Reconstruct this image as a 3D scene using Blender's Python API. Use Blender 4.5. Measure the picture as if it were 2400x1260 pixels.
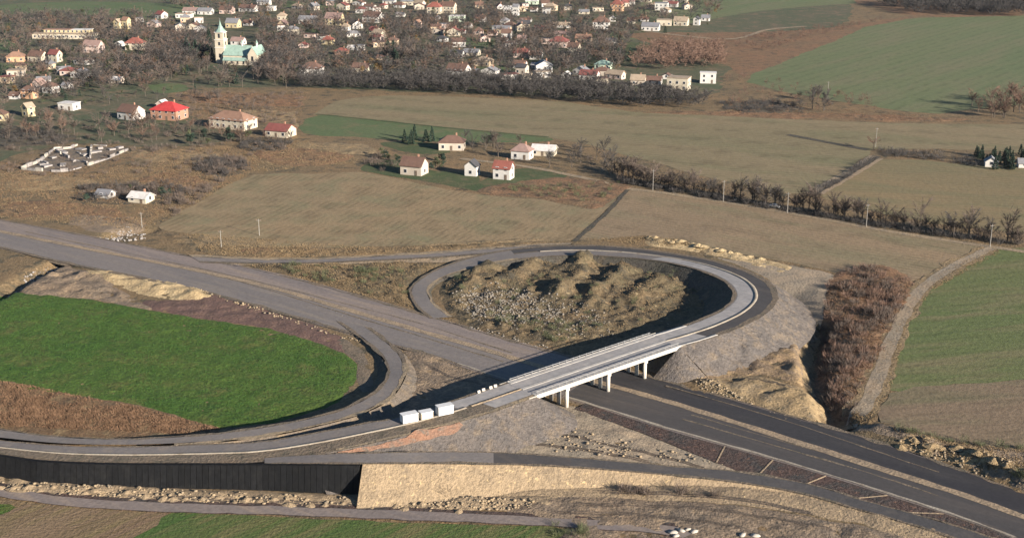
import bpy, math, random
import numpy as np
from mathutils import Vector, noise as mnoise
from mathutils.geometry import delaunay_2d_cdt

for o in list(bpy.data.objects):
    bpy.data.objects.remove(o)
scene = bpy.context.scene
COL = scene.collection
RNG = np.random.default_rng(7)
random.seed(7)

# ------------------------------------------------------------------ camera
FPX, YH, CAMH = 3000.0, -300.0, 121.0            # focal length and horizon row in photo pixels, height in metres
PITCH = math.atan2(630 - YH, FPX)
SP, CP = math.sin(PITCH), math.cos(PITCH)
cam = bpy.data.cameras.new('camera')
camo = bpy.data.objects.new('camera', cam)
COL.objects.link(camo)
camo.location = (0, 0, CAMH)
camo.rotation_euler = (math.pi / 2 - PITCH, 0, 0)
cam.sensor_width = 36.0
cam.lens = 36.0 * FPX / 2400.0
cam.clip_start = 1.0
cam.clip_end = 20000
scene.camera = camo

# ------------------------------------------------------------------ light
SUN_EL = math.radians(17.5)
SUN_AZ = math.atan2(0.74, -0.67)                # clockwise from +Y
world = bpy.data.worlds.new('World')
scene.world = world
world.use_nodes = True
wn = world.node_tree
bg = wn.nodes['Background']
sky = wn.nodes.new('ShaderNodeTexSky')
sky.sky_type = 'NISHITA'
sky.sun_disc = False
sky.sun_elevation = SUN_EL
sky.sun_rotation = SUN_AZ
sky.air_density = 1.0
sky.dust_density = 0.1
sky.ozone_density = 4.0
wn.links.new(sky.outputs[0], bg.inputs[0])
bg.inputs[1].default_value = 0.048
sl = bpy.data.lights.new('sun', 'SUN')
sl.energy = 5.0
sl.angle = math.radians(0.5)
sl.color = (1.0, 0.888, 0.76)
so = bpy.data.objects.new('sun', sl)
COL.objects.link(so)
sdir = Vector((math.sin(SUN_AZ) * math.cos(SUN_EL), math.cos(SUN_AZ) * math.cos(SUN_EL), math.sin(SUN_EL)))
so.rotation_euler = sdir.to_track_quat('Z', 'Y').to_euler()
so.location = (300, -100, 250)
scene.view_settings.view_transform = 'Standard'
scene.view_settings.look = 'None'
scene.view_settings.gamma = 1
scene.view_settings.exposure = 1.33


# ------------------------------------------------------------------ photo pixel -> place
def G(px, py, z=0.0):
    x = (px - 1200) / FPX
    y = -(py - 630) / FPX
    dx, dy, dz = x, CP + y * SP, -SP + y * CP
    t = (z - CAMH) / dz
    return np.array([dx * t, dy * t, z])


def P(p):                                        # place -> photo pixel (for ordering labels)
    dx, dy, dz = p[0], p[1], p[2] - CAMH
    dep = dy * CP - dz * SP
    up = dy * SP + dz * CP
    return 1200 + FPX * dx / dep, 630 - FPX * up / dep


def S(py):                                       # photo pixels per metre at a ground row
    return (py - YH) * CP / CAMH


# ------------------------------------------------------------------ small helpers
def tag(o, label=None, cat=None, group=None, kind=None):
    if label: o['label'] = label
    if cat: o['category'] = cat
    if group: o['group'] = group
    if kind: o['kind'] = kind
    return o


def empty(name, loc, rz=0.0):
    o = bpy.data.objects.new(name, None)
    COL.objects.link(o)
    o.location = loc
    o.rotation_euler = (0, 0, rz)
    o.empty_display_size = 0.5
    return o


def link(name, me, parent=None, loc=None, rz=0.0):
    o = bpy.data.objects.new(name, me)
    COL.objects.link(o)
    if parent is not None: o.parent = parent
    if loc is not None: o.location = loc
    if rz: o.rotation_euler = (0, 0, rz)
    return o


def mesh_np(name, V, F, mat, smooth=False, midx=None):
    """V (n,3) array, F (m,k) array with k = 3 or 4, or list of faces"""
    me = bpy.data.meshes.new(name)
    if isinstance(F, np.ndarray):
        V = np.asarray(V, np.float32)
        k = F.shape[1]
        me.vertices.add(len(V))
        me.vertices.foreach_set('co', V.ravel())
        me.loops.add(F.size)
        me.loops.foreach_set('vertex_index', F.astype(np.int32).ravel())
        me.polygons.add(len(F))
        me.polygons.foreach_set('loop_start', np.arange(0, F.size, k, dtype=np.int32))
        me.polygons.foreach_set('loop_total', np.full(len(F), k, np.int32))
        me.update(calc_edges=True)
    else:
        me.from_pydata([tuple(map(float, v)) for v in V], [], F)
    for m in (mat if isinstance(mat, (list, tuple)) else [mat]):
        me.materials.append(m)
    if smooth:
        me.polygons.foreach_set('use_smooth', np.ones(len(me.polygons), bool))
    if midx is not None:
        me.polygons.foreach_set('material_index', np.asarray(midx, np.int32))
    me.validate()
    return me


class MB:
    def __init__(self):
        self.v, self.f = [], []

    def box(self, c, s, rz=0.0):
        ca, sa = math.cos(rz), math.sin(rz)
        b = len(self.v)
        for dz in (-.5, .5):
            for dx, dy in ((-.5, -.5), (.5, -.5), (.5, .5), (-.5, .5)):
                x, y = dx * s[0], dy * s[1]
                self.v.append((c[0] + x * ca - y * sa, c[1] + x * sa + y * ca, c[2] + dz * s[2]))
        for q in ((3, 2, 1, 0), (4, 5, 6, 7), (0, 1, 5, 4), (1, 2, 6, 5), (2, 3, 7, 6), (3, 0, 4, 7)):
            self.f.append([b + i for i in q])

    def tube(self, a, bb, r0, r1, n=6, cap=True):
        a, bb = Vector(a), Vector(bb)
        d = (bb - a).normalized()
        u = d.orthogonal().normalized()
        w = d.cross(u)
        b = len(self.v)
        for p, r in ((a, r0), (bb, r1)):
            for i in range(n):
                t = 2 * math.pi * i / n
                self.v.append(tuple(p + (u * math.cos(t) + w * math.sin(t)) * r))
        for i in range(n):
            j = (i + 1) % n
            self.f.append([b + i, b + j, b + n + j, b + n + i])
        if cap:
            self.f.append([b + n + i for i in range(n)])
            self.f.append([b + n - 1 - i for i in range(n)])

    def poly(self, pts):
        b = len(self.v)
        self.v += [tuple(p) for p in pts]
        self.f.append(list(range(b, b + len(pts))))

    def mesh(self, name, mat, smooth=False):
        return mesh_np(name, self.v, self.f, mat, smooth)

    def build(self, name, mat, parent=None, smooth=False):
        return link(name, self.mesh(name, mat, smooth), parent)


def catmull(pts, n=8, closed=False):
    pts = np.asarray(pts, float)
    m = len(pts)
    out = []
    rng = range(m if closed else m - 1)
    for i in rng:
        if closed:
            p0, p1, p2, p3 = (pts[(i + k) % m] for k in (-1, 0, 1, 2))
        else:
            p1, p2 = pts[i], pts[i + 1]
            p0 = pts[i - 1] if i > 0 else 2 * p1 - p2
            p3 = pts[i + 2] if i + 2 < m else 2 * p2 - p1
        for t in np.arange(n) / n:
            out.append(0.5 * ((2 * p1) + (-p0 + p2) * t + (2 * p0 - 5 * p1 + 4 * p2 - p3) * t * t
                              + (-p0 + 3 * p1 - 3 * p2 + p3) * t ** 3))
    if not closed: out.append(pts[-1])
    return np.array(out)


def resample(poly, step, closed=False):
    poly = np.asarray(poly, float)
    if closed: poly = np.vstack([poly, poly[:1]])
    d = np.r_[0, np.cumsum(np.linalg.norm(np.diff(poly, axis=0), axis=1))]
    n = max(2, int(round(d[-1] / step)) + 1)
    t = np.linspace(0, d[-1], n)
    out = np.stack([np.interp(t, d, poly[:, k]) for k in range(poly.shape[1])], 1)
    return out[:-1] if closed else out


def vnoise(X, Y, scale, seed=0, octaves=3):
    """value noise, about -1..1, vectorised"""
    r = np.random.default_rng(1000 + seed)
    tab = r.uniform(-1, 1, (256, 256))
    tot = np.zeros(np.shape(X))
    amp, nrm = 1.0, 0.0
    for o in range(octaves):
        x = np.asarray(X) / scale * 2 ** o + 31.7 * o
        y = np.asarray(Y) / scale * 2 ** o + 17.3 * o
        xi, yi = np.floor(x).astype(int), np.floor(y).astype(int)
        fx, fy = x - xi, y - yi
        fx, fy = fx * fx * (3 - 2 * fx), fy * fy * (3 - 2 * fy)
        g = lambda a, b: tab[a % 256, b % 256]
        tot += amp * ((g(xi, yi) * (1 - fx) + g(xi + 1, yi) * fx) * (1 - fy)
                      + (g(xi, yi + 1) * (1 - fx) + g(xi + 1, yi + 1) * fx) * fy)
        nrm += amp
        amp *= 0.5
    return tot / nrm


def inpoly(X, Y, poly):
    X, Y = np.asarray(X), np.asarray(Y)
    ins = np.zeros(X.shape, bool)
    n = len(poly)
    j = n - 1
    for i in range(n):
        xi, yi, xj, yj = poly[i][0], poly[i][1], poly[j][0], poly[j][1]
        if yi != yj:
            c = ((yi > Y) != (yj > Y)) & (X < (xj - xi) * (Y - yi) / (yj - yi) + xi)
            ins ^= c
        j = i
    return ins


def seg_dist(X, Y, pts):
    best = np.full(np.shape(X), 1e9)
    tt = np.zeros(np.shape(X))
    for k in range(len(pts) - 1):
        a, b = np.array(pts[k][:2]), np.array(pts[k + 1][:2])
        d = b - a
        L = d @ d
        t = np.clip(((X - a[0]) * d[0] + (Y - a[1]) * d[1]) / L, 0, 1)
        D = np.hypot(X - a[0] - t * d[0], Y - a[1] - t * d[1])
        m = D < best
        best = np.where(m, D, best)
        tt = np.where(m, (k + t) / (len(pts) - 1), tt)
    return best, tt


# ------------------------------------------------------------------ terrain height
def gl(*pp):
    return [G(a, b) for a, b in pp]


TRENCH = gl((1932, 752), (1908, 800), (1903, 850), (1916, 905), (1942, 955), (1966, 990))
HOLLOW = gl((1835, 690), (1868, 735), (1900, 775), (1910, 800))
STREAM_N = gl((176, 603), (120, 622), (60, 655), (-10, 693), (-80, 725))
STREAM_F = gl((258, 552), (300, 541), (345, 540))
RIDGES = [(gl((1155, 672), (1215, 640), (1262, 608)), 2.5, 3.4),
          (gl((1310, 690), (1345, 650), (1378, 606)), 3.4, 3.8),
          (gl((1395, 705), (1440, 655), (1490, 612)), 3.0, 4.0),
          (gl((1085, 690), (1110, 655), (1150, 628)), 2.0, 4.0),
          (gl((1500, 700), (1560, 660), (1600, 645)), 1.8, 5.0),
          (gl((1180, 765), (1320, 780), (1440, 770)), 1.2, 4.5)]
SPOIL = [(gl((1892, 772), (1880, 815), (1882, 862), (1898, 915), (1926, 958)), 1.6, 2.6),
         (gl((2075, 1015), (2180, 1050), (2290, 1085), (2400, 1130), (2500, 1170)), 1.9, 4.0),
         (gl((210, 645), (330, 668), (480, 695)), 1.5, 3.2),
         (gl((1660, 905), (1770, 915), (1880, 945)), 1.3, 6.0),
         (gl((1530, 562), (1620, 575), (1720, 600)), 1.0, 2.2)]


def h(X, Y):
    X, Y = np.asarray(X, float), np.asarray(Y, float)
    z = np.zeros(X.shape)
    near = (Y < 760)
    if not near.any(): return z
    D, t = seg_dist(X, Y, TRENCH)
    z -= 3.4 * np.exp(-(D / 3.6) ** 4)
    D, t = seg_dist(X, Y, HOLLOW)
    z -= 2.4 * np.exp(-(D / 8.0) ** 2)
    D, t = seg_dist(X, Y, STREAM_N)
    z -= 2.2 * np.exp(-(D / 3.2) ** 4)
    D, t = seg_dist(X, Y, STREAM_F)
    z -= 2.0 * np.exp(-(D / 3.2) ** 4)
    for L, a, w in RIDGES + SPOIL:
        D, t = seg_dist(X, Y, L)
        z += a * np.exp(-(D / (w * (1 + .35 * vnoise(X, Y, 9, 8, 2)))) ** 2) * (0.75 + 0.9 * vnoise(X, Y, 6, 3, 3))
    return np.where(near, z, 0.0)


def h1(x, y):
    return float(h(np.array([x]), np.array([y]))[0])


# ------------------------------------------------------------------ materials
def nt(name):
    m = bpy.data.materials.new(name)
    m.use_nodes = True
    t = m.node_tree
    b = t.nodes['Principled BSDF']
    b.inputs['Roughness'].default_value = 0.9
    b.inputs['Specular IOR Level'].default_value = 0.2
    return m, t, b


def rgb(c):
    return (c[0], c[1], c[2], 1.0)


def N(t, typ, **kw):
    n = t.nodes.new(typ)
    for k, v in kw.items():
        setattr(n, k, v)
    return n


def noise_node(t, vec, size, detail=3, rough=0.55, dist=0.0):
    n = N(t, 'ShaderNodeTexNoise')
    n.inputs['Scale'].default_value = 1.0 / size
    n.inputs['Detail'].default_value = detail
    n.inputs['Roughness'].default_value = rough
    n.inputs['Distortion'].default_value = dist
    t.links.new(vec, n.inputs['Vector'])
    return n.outputs['Fac']


def mapr(t, fac, a, b, c=0.0, d=1.0):
    n = N(t, 'ShaderNodeMapRange')
    t.links.new(fac, n.inputs['Value'])
    for k, v in zip(('From Min', 'From Max', 'To Min', 'To Max'), (a, b, c, d)):
        n.inputs[k].default_value = v
    return n.outputs['Result']


def mixc(t, fac, a, b, mode='MIX'):
    n = N(t, 'ShaderNodeMix', data_type='RGBA', blend_type=mode)
    for sock, v in ((n.inputs[0], fac), (n.inputs[6], a), (n.inputs[7], b)):
        if isinstance(v, (tuple, list)):
            sock.default_value = rgb(v)
        elif isinstance(v, (int, float)):
            sock.default_value = v
        else:
            t.links.new(v, sock)
    return n.outputs[2]


def math_node(t, op, a, b=None):
    n = N(t, 'ShaderNodeMath', operation=op)
    for sock, v in ((n.inputs[0], a), (n.inputs[1], b)):
        if v is None: continue
        if isinstance(v, (int, float)):
            sock.default_value = v
        else:
            t.links.new(v, sock)
    return n.outputs[0]


def ground_mat(name, c0, c1, c2, sizes=(35, 7, 1.1), speck=0.35, patch=(0.5, 0.66), stripes=(), bump=0.5, stretch=None,
               rough=0.95, c3=None):
    """c0<->c1 broad patches, c2 smaller patches, c3 specks; stripes = (pixel a, pixel b, period, strength, colour or None)"""
    m, t, b = nt(name)
    b.inputs['Roughness'].default_value = rough
    tc = N(t, 'ShaderNodeTexCoord')
    v = tc.outputs['Object']
    if stretch:
        a, bb = G(*stretch[0]), G(*stretch[1])
        ang = math.atan2(bb[1] - a[1], bb[0] - a[0])
        mp = N(t, 'ShaderNodeMapping', vector_type='TEXTURE')
        mp.inputs['Rotation'].default_value = (0, 0, ang)
        mp.inputs['Scale'].default_value = (stretch[2], 1, 1)
        t.links.new(v, mp.inputs['Vector'])
        vs = mp.outputs[0]
    else:
        vs = v
    n1 = mapr(t, noise_node(t, vs, sizes[0], 4, 0.6), 0.34, 0.66)
    col = mixc(t, n1, c0, c1)
    n2 = mapr(t, noise_node(t, vs, sizes[1], 5, 0.62, 0.4), patch[0], patch[1])
    col = mixc(t, n2, col, c2)
    if c3 is not None:
        n4 = mapr(t, noise_node(t, v, sizes[2] * 1.7, 3, 0.7), 0.60, 0.68)
        col = mixc(t, n4, col, c3)
    sx = N(t, 'ShaderNodeSeparateXYZ')
    t.links.new(v, sx.inputs[0])
    for pa, pb, per, strength, sc in stripes:
        a, bb = G(*pa), G(*pb)
        d = (bb - a)[:2]
        d /= np.linalg.norm(d)
        nx, ny = -d[1], d[0]
        wob = noise_node(t, v, 18, 2)
        u = math_node(t, 'ADD', math_node(t, 'ADD', math_node(t, 'MULTIPLY', sx.outputs[0], float(nx)),
                                          math_node(t, 'MULTIPLY', sx.outputs[1], float(ny))),
                      math_node(t, 'MULTIPLY', wob, per * 0.7))
        s = math_node(t, 'SINE', math_node(t, 'MULTIPLY', u, 2 * math.pi / per))
        var = noise_node(t, v, 9, 3)
        s = math_node(t, 'MULTIPLY', mapr(t, s, 0.0, 1.0, 0, 1), mapr(t, var, 0.4, 0.62, 0.0, strength))
        if sc is None:
            col = mixc(t, s, col, mixc(t, 1.0, col, (0.55, 0.55, 0.55), 'MULTIPLY'))
        else:
            col = mixc(t, s, col, sc)
    n3 = noise_node(t, v, sizes[2], 3, 0.7)
    f = mapr(t, n3, 0.25, 0.75, 1 - speck, 1 + speck)
    cm = N(t, 'ShaderNodeCombineColor')
    for i in range(3): t.links.new(f, cm.inputs[i])
    col = mixc(t, 1.0, col, cm.outputs[0], 'MULTIPLY')
    t.links.new(col, b.inputs['Base Color'])
    if bump:
        bp = N(t, 'ShaderNodeBump')
        bp.inputs['Strength'].default_value = bump
        bp.inputs['Distance'].default_value = 0.5
        t.links.new(n3, bp.inputs['Height'])
        t.links.new(bp.outputs[0], b.inputs['Normal'])
    return m


def plain_mat(name, c, var=0.18, size=1.5, rough=0.8, dirt=None, metal=0.0, objrand=0.0, spec=0.25):
    m, t, b = nt(name)
    b.inputs['Roughness'].default_value = rough
    b.inputs['Metallic'].default_value = metal
    b.inputs['Specular IOR Level'].default_value = spec
    tc = N(t, 'ShaderNodeTexCoord')
    n = noise_node(t, tc.outputs['Object'], size, 4, 0.65)
    f = mapr(t, n, 0.25, 0.75, 1 - var, 1 + var)
    if objrand:
        oi = N(t, 'ShaderNodeObjectInfo')
        f = math_node(t, 'MULTIPLY', f, mapr(t, oi.outputs['Random'], 0, 1, 1 - objrand, 1 + objrand))
    cm = N(t, 'ShaderNodeCombineColor')
    for i in range(3): t.links.new(f, cm.inputs[i])
    base = c
    if dirt:
        n2 = mapr(t, noise_node(t, tc.outputs['Object'], size * 2.5, 4, 0.7), 0.5, 0.7)
        base = mixc(t, n2, c, dirt)
    col = mixc(t, 1.0, base, cm.outputs[0], 'MULTIPLY')
    t.links.new(col, b.inputs['Base Color'])
    return m


M = {}
M['waste'] = ground_mat('dry_grass', (.20, .135, .072), (.145, .11, .064), (.07, .062, .042), (28, 6, 0.9), .5, bump=.9, c3=(.27, .19, .105))
M['waste_red'] = ground_mat('reddish_dry_grass', (.205, .115, .065), (.16, .11, .064), (.085, .065, .044), (22, 5, 0.9), .5, bump=.9, c3=(.27, .165, .09))
M['straw'] = ground_mat('straw_grass', (.25, .18, .10), (.20, .15, .088), (.13, .105, .065), (14, 4, 0.9), .4, (.48, .66), bump=.9, c3=(.29, .225, .13))
M['dark_scrub'] = ground_mat('dark_scrub_floor', (.085, .07, .05), (.11, .085, .058), (.06, .058, .045), (12, 4, 0.9), .45, (.45, .62), bump=.9)
M['village'] = ground_mat('garden_ground', (.066, .082, .044), (.10, .09, .056), (.15, .112, .07), (45, 11, 2.0), .35, bump=.5)
M['lawn'] = ground_mat('lawn_green', (.05, .075, .032), (.075, .085, .04), (.11, .098, .052), (25, 6, 1.2), .3, bump=.5)
M['tan'] = ground_mat('stubble_tan', (.25, .183, .105), (.222, .17, .10), (.185, .163, .092), (60, 14, 1.6), .2, (.46, .7),
                      stripes=[((640, 560), (900, 420), 2.9, .5, None), ((1250, 540), (1380, 480), 2.1, .4, None), ((640, 560), (900, 420), 24, .35, None)], bump=.4)
M['tan2'] = ground_mat('stubble_tan_right', (.24, .175, .106), (.205, .155, .10), (.185, .16, .094), (70, 16, 1.6), .2, (.46, .7),
                       stripes=[((1500, 480), (2200, 600), 2.8, .5, None), ((1500, 480), (2200, 600), 21, .35, None)], bump=.4, stretch=((1500, 480), (2200, 600), 4))
M['tan_far'] = ground_mat('stubble_far', (.185, .153, .088), (.215, .168, .099), (.158, .147, .08), (70, 18, 2.2), .18, (.45, .7),
                          stripes=[((900, 270), (1800, 330), 4, .5, None), ((900, 270), (1800, 330), 26, .4, None)], bump=.4, stretch=((900, 270), (1800, 330), 4))
M['tan_brown'] = ground_mat('stubble_brown', (.205, .155, .084), (.175, .142, .078), (.15, .138, .074), (60, 15, 1.8), .22, (.46, .7),
                            stripes=[((2000, 470), (2400, 490), 4, .3, None)], bump=.4, stretch=((2000, 470), (2400, 500), 4))
M['green_dull'] = ground_mat('winter_crop_dull', (.085, .118, .042), (.125, .128, .056), (.165, .138, .078), (40, 10, 1.5), .25, (.48, .72),
                             stripes=[((2120, 800), (2400, 775), 5, .4, None)], bump=.4, stretch=((2120, 800), (2400, 775), 6))
M['brown_dull'] = ground_mat('stubble_olive', (.18, .13, .088), (.165, .128, .082), (.14, .122, .072), (40, 10, 1.5), .22, (.46, .7),
                             stripes=[((2120, 960), (2400, 940), 4, .35, None)], bump=.4, stretch=((2120, 960), (2400, 940), 6))
M['green_far'] = ground_mat('winter_crop_far', (.105, .132, .062), (.125, .14, .068), (.145, .14, .078), (70, 22, 2.5), .2, (.45, .7),
                            stripes=[((2050, 190), (2300, 110), 8, .45, None)], bump=.4, stretch=((2050, 190), (2300, 110), 6))
M['green_mid'] = ground_mat('meadow_green', (.075, .11, .045), (.095, .12, .055), (.12, .12, .06), (50, 12, 1.8), .25, bump=.4)
M['green_bright'] = ground_mat('young_crop_green', (.046, .094, .016), (.068, .106, .022), (.105, .108, .034), (34, 9, 1.0), .42, (.5, .72), stripes=[((100, 760), (700, 870), 3.4, .28, None)], bump=1.0, c3=(.022, .055, .014))
M['green_front'] = ground_mat('grass_strips', (.052, .098, .024), (.085, .105, .035), (.15, .125, .06), (16, 5, 0.8), .3, (.5, .7),
                              stripes=[((520, 1260), (640, 1205), 2.6, .6, (.15, .125, .055))], bump=.6, stretch=((520, 1260), (640, 1205), 8))
M['plough'] = ground_mat('ploughed_strips', (.175, .12, .075), (.195, .14, .085), (.14, .11, .055), (16, 5, 0.8), .25, (.5, .7),
                         stripes=[((100, 1260), (240, 1200), 2.2, .55, (.10, .075, .035)), ((100, 1260), (240, 1200), 6.1, .5, (.19, .155, .07))], bump=.6,
                         stretch=((100, 1260), (240, 1200), 8))
M['rust_grass'] = ground_mat('rust_grass', (.165, .105, .058), (.125, .083, .048), (.185, .135, .075), (14, 4, 0.6), .5, bump=1.0, c3=(.09, .055, .03))
M['sand'] = ground_mat('pale_sand', (.30, .225, .142), (.26, .198, .128), (.20, .155, .105), (16, 4, 0.7), .25, (.5, .7), bump=.8, c3=(.46, .34, .19))
M['sand_cream'] = ground_mat('cream_sand', (.44, .335, .19), (.36, .27, .15), (.27, .195, .11), (12, 4, 0.7), .28, (.52, .7), bump=.9, c3=(.56, .45, .28))
M['sand_yellow'] = ground_mat('yellow_sand', (.31, .222, .118), (.26, .195, .115), (.19, .15, .098), (10, 3.5, 0.7), .3, (.5, .66), bump=.9, c3=(.10, .085, .05))
M['sand_brown'] = ground_mat('eroded_sandy_earth', (.235, .165, .10), (.17, .132, .095), (.30, .21, .11), (9, 3.5, 0.8), .35, (.48, .66), bump=1.0, c3=(.11, .09, .065))
M['sand_grey'] = ground_mat('grey_sand', (.31, .24, .165), (.24, .205, .155), (.18, .155, .12), (18, 6, 0.8), .22, (.48, .7), bump=.6)
M['earth_grey'] = ground_mat('trodden_earth', (.21, .155, .105), (.155, .125, .095), (.28, .205, .13), (14, 4, 0.8), .4, (.5, .68), bump=.9, c3=(.11, .095, .075))
M['red_soil'] = ground_mat('red_purple_soil', (.135, .083, .068), (.118, .076, .063), (.16, .105, .078), (14, 4, 0.7), .3, bump=.8)
M['orange_soil'] = ground_mat('orange_soil', (.25, .135, .085), (.20, .125, .09), (.15, .12, .095), (6, 2, 0.6), .3, bump=.8)
M['rut'] = ground_mat('rutted_earth', (.10, .08, .062), (.13, .10, .075), (.08, .066, .052), (6, 2, 0.6), .35, bump=.8)
M['red_verge'] = ground_mat('red_brown_verge', (.082, .054, .045), (.064, .05, .044), (.052, .048, .045), (10, 5, 0.8), .4, (.48, .62), bump=.8, c3=(.15, .085, .06))
M['mound'] = ground_mat('mound_grass', (.145, .105, .060), (.10, .084, .050), (.062, .054, .039), (14, 5, 0.9), .45, (.48, .66), bump=1.0, c3=(.22, .17, .10))
M['slope_grey'] = ground_mat('grey_gravel_slope', (.165, .132, .10), (.12, .105, .088), (.205, .155, .10), (12, 4, 0.8), .3, bump=.9, c3=(.10, .09, .08))
M['slope_mauve'] = ground_mat('mauve_gravel_slope', (.125, .108, .095), (.095, .086, .08), (.155, .125, .095), (9, 3, 0.8), .35, bump=1.0, c3=(.08, .072, .066))
M['slope_dark'] = ground_mat('dark_topsoil_slope', (.075, .066, .055), (.062, .06, .046), (.10, .08, .056), (12, 4, 0.8), .4, bump=.9)
M['asphalt'] = ground_mat('grey_road', (.18, .158, .145), (.148, .134, .127), (.21, .18, .15), (9, 2.4, 1.0), .16, (.48, .72), bump=.15,
                          stretch=((300, 600), (2000, 1050), 10), rough=.85)
M['road_gravel'] = ground_mat('mauve_gravel_road', (.205, .17, .152), (.165, .143, .134), (.25, .20, .16), (9, 2.4, 1.0), .18, (.48, .7), bump=.2,
                              stretch=((300, 600), (1200, 850), 14), rough=.9)
M['asphalt_ramp'] = ground_mat('ramp_asphalt', (.175, .157, .145), (.145, .132, .125), (.205, .175, .146), (12, 4, 0.8), .16, (.5, .75), bump=.15, rough=.85)
M['asphalt_dark'] = ground_mat('fresh_dark_asphalt', (.034, .033, .036), (.042, .040, .041), (.058, .053, .05), (9, 2.4, 1.0), .18, (.5, .74), bump=.1,
                               stretch=((1500, 890), (2300, 1130), 10), rough=.7)
M['asphalt_lane'] = ground_mat('worn_asphalt', (.056, .053, .053), (.070, .064, .061), (.092, .079, .07), (9, 2.2, 1.0), .15, (.5, .72), bump=.1,
                               stretch=((1500, 950), (2300, 1180), 12), rough=.8)
M['asphalt_black'] = ground_mat('black_ramp_asphalt', (.062, .06, .06), (.078, .072, .07), (.10, .088, .078), (10, 4, 0.9), .18, (.52, .75), bump=.15, rough=.75)
M['kerb'] = ground_mat('pale_kerb', (.32, .285, .23), (.26, .225, .18), (.21, .175, .135), (8, 3, 0.5), .2, bump=.3)
M['median'] = ground_mat('median_sand', (.31, .235, .155), (.25, .195, .135), (.19, .15, .11), (10, 3, 0.6), .3, bump=.6)
M['shoulder'] = ground_mat('ochre_shoulder', (.30, .23, .145), (.24, .19, .13), (.17, .145, .11), (9, 3, 0.7), .3, bump=.6)
M['verge'] = ground_mat('brown_verge', (.165, .128, .09), (.14, .115, .088), (.10, .088, .065), (9, 3, 0.7), .35, bump=.8)
M['concrete'] = plain_mat('pale_concrete', (.38, .35, .30), .14, 2.0, .8, dirt=(.28, .25, .21))
M['walkway'] = plain_mat('weathered_concrete', (.345, .33, .305), .25, 1.2, .8, dirt=(.29, .265, .235))
M['pole'] = plain_mat('pole_concrete', (.26, .245, .22), .15, 1.0)
M['concrete_white'] = plain_mat('white_concrete', (.50, .465, .41), .1, 2.0, .75, dirt=(.40, .365, .315))
M['bridge_lane'] = plain_mat('bridge_asphalt', (.265, .253, .245), .2, 1.6, .8, dirt=(.335, .31, .285))
M['stone'] = plain_mat('pale_stone', (.165, .15, .128), .55, 1.3, .9, dirt=(.26, .22, .17))
M['stone_grey'] = plain_mat('grey_stone', (.27, .25, .235), .35, 1.0, .9, dirt=(.17, .155, .145))
M['wall_mesh'] = plain_mat('black_mesh_wall', (.011, .0115, .0125), .35, 0.8, .9, dirt=(.017, .017, .017), objrand=.12, spec=.05)
M['bark'] = plain_mat('bark_grey', (.095, .078, .062), .25, 1.0)
M['twig'] = plain_mat('twig_brown', (.105, .082, .068), .3, 2.5, objrand=.2)
M['twig_dark'] = plain_mat('twig_dark', (.068, .062, .058), .3, 2.5, objrand=.2)
M['twig_red'] = plain_mat('twig_red', (.145, .092, .068), .35, 2.5, objrand=.2)
M['leaf_gold'] = plain_mat('leaf_gold', (.155, .10, .040), .4, 2.0, objrand=.25)
M['leaf_dark'] = plain_mat('needle_dark', (.026, .045, .030), .4, 1.5, objrand=.25)
M['leaf_olive'] = plain_mat('leaf_olive', (.070, .078, .040), .4, 2.0, objrand=.25)
M['dry_blade'] = plain_mat('dry_blade', (.19, .138, .078), .45, 3.0)
M['red_blade'] = plain_mat('red_blade', (.165, .10, .06), .45, 3.0)
M['green_blade'] = plain_mat('green_blade', (.045, .105, .022), .5, 2.0)
M['wood'] = plain_mat('old_wood', (.13, .10, .075), .25, 1.0)
M['glass'] = plain_mat('window_glass', (.028, .032, .04), .2, 2.0, .2, spec=.5)
M['steel'] = plain_mat('galvanised_steel', (.30, .30, .30), .12, 2.0, .45, metal=.4)
M['white_metal'] = plain_mat('white_panel', (.58, .58, .57), .1, 1.2, .5, dirt=(.44, .42, .39))
M['tyre'] = plain_mat('tyre_rubber', (.025, .025, .025), .2, 1.0)
WALLC = dict(white=(.52, .50, .465), cream=(.48, .425, .33), yellow=(.47, .39, .235), pink=(.50, .385, .335), tan=(.46, .36, .25),
             grey=(.38, .37, .35), green=(.50, .60, .47), orange=(.50, .30, .18), brick=(.34, .19, .13), beige=(.45, .39, .32))
ROOFC = dict(red=(.235, .085, .065), brightred=(.42, .045, .045), brown=(.14, .085, .065), grey=(.19, .19, .20), orange=(.25, .15, .105),
             darkred=(.20, .07, .06), pink=(.265, .18, .155), white=(.55, .53, .50), teal=(.24, .34, .29), tan=(.33, .26, .19), black=(.065, .065, .07))
for k, c in WALLC.items(): M['w_' + k] = plain_mat(k + '_plaster', c, .08, 2.5, .85, dirt=tuple(x * .82 for x in c))
for k, c in ROOFC.items(): M['r_' + k] = plain_mat(k + '_roof', c, .18, 1.6, .75, dirt=tuple(x * .75 for x in c))


# ------------------------------------------------------------------ surfaces
def pxpoly(pts, z=0.0, smooth=0):
    g = np.array([G(a, b, z)[:2] for a, b in pts])
    return catmull(g, smooth, True) if smooth else g


LIFT_N = 0
SURF = []                                        # meshes that loose things may lie on


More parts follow.
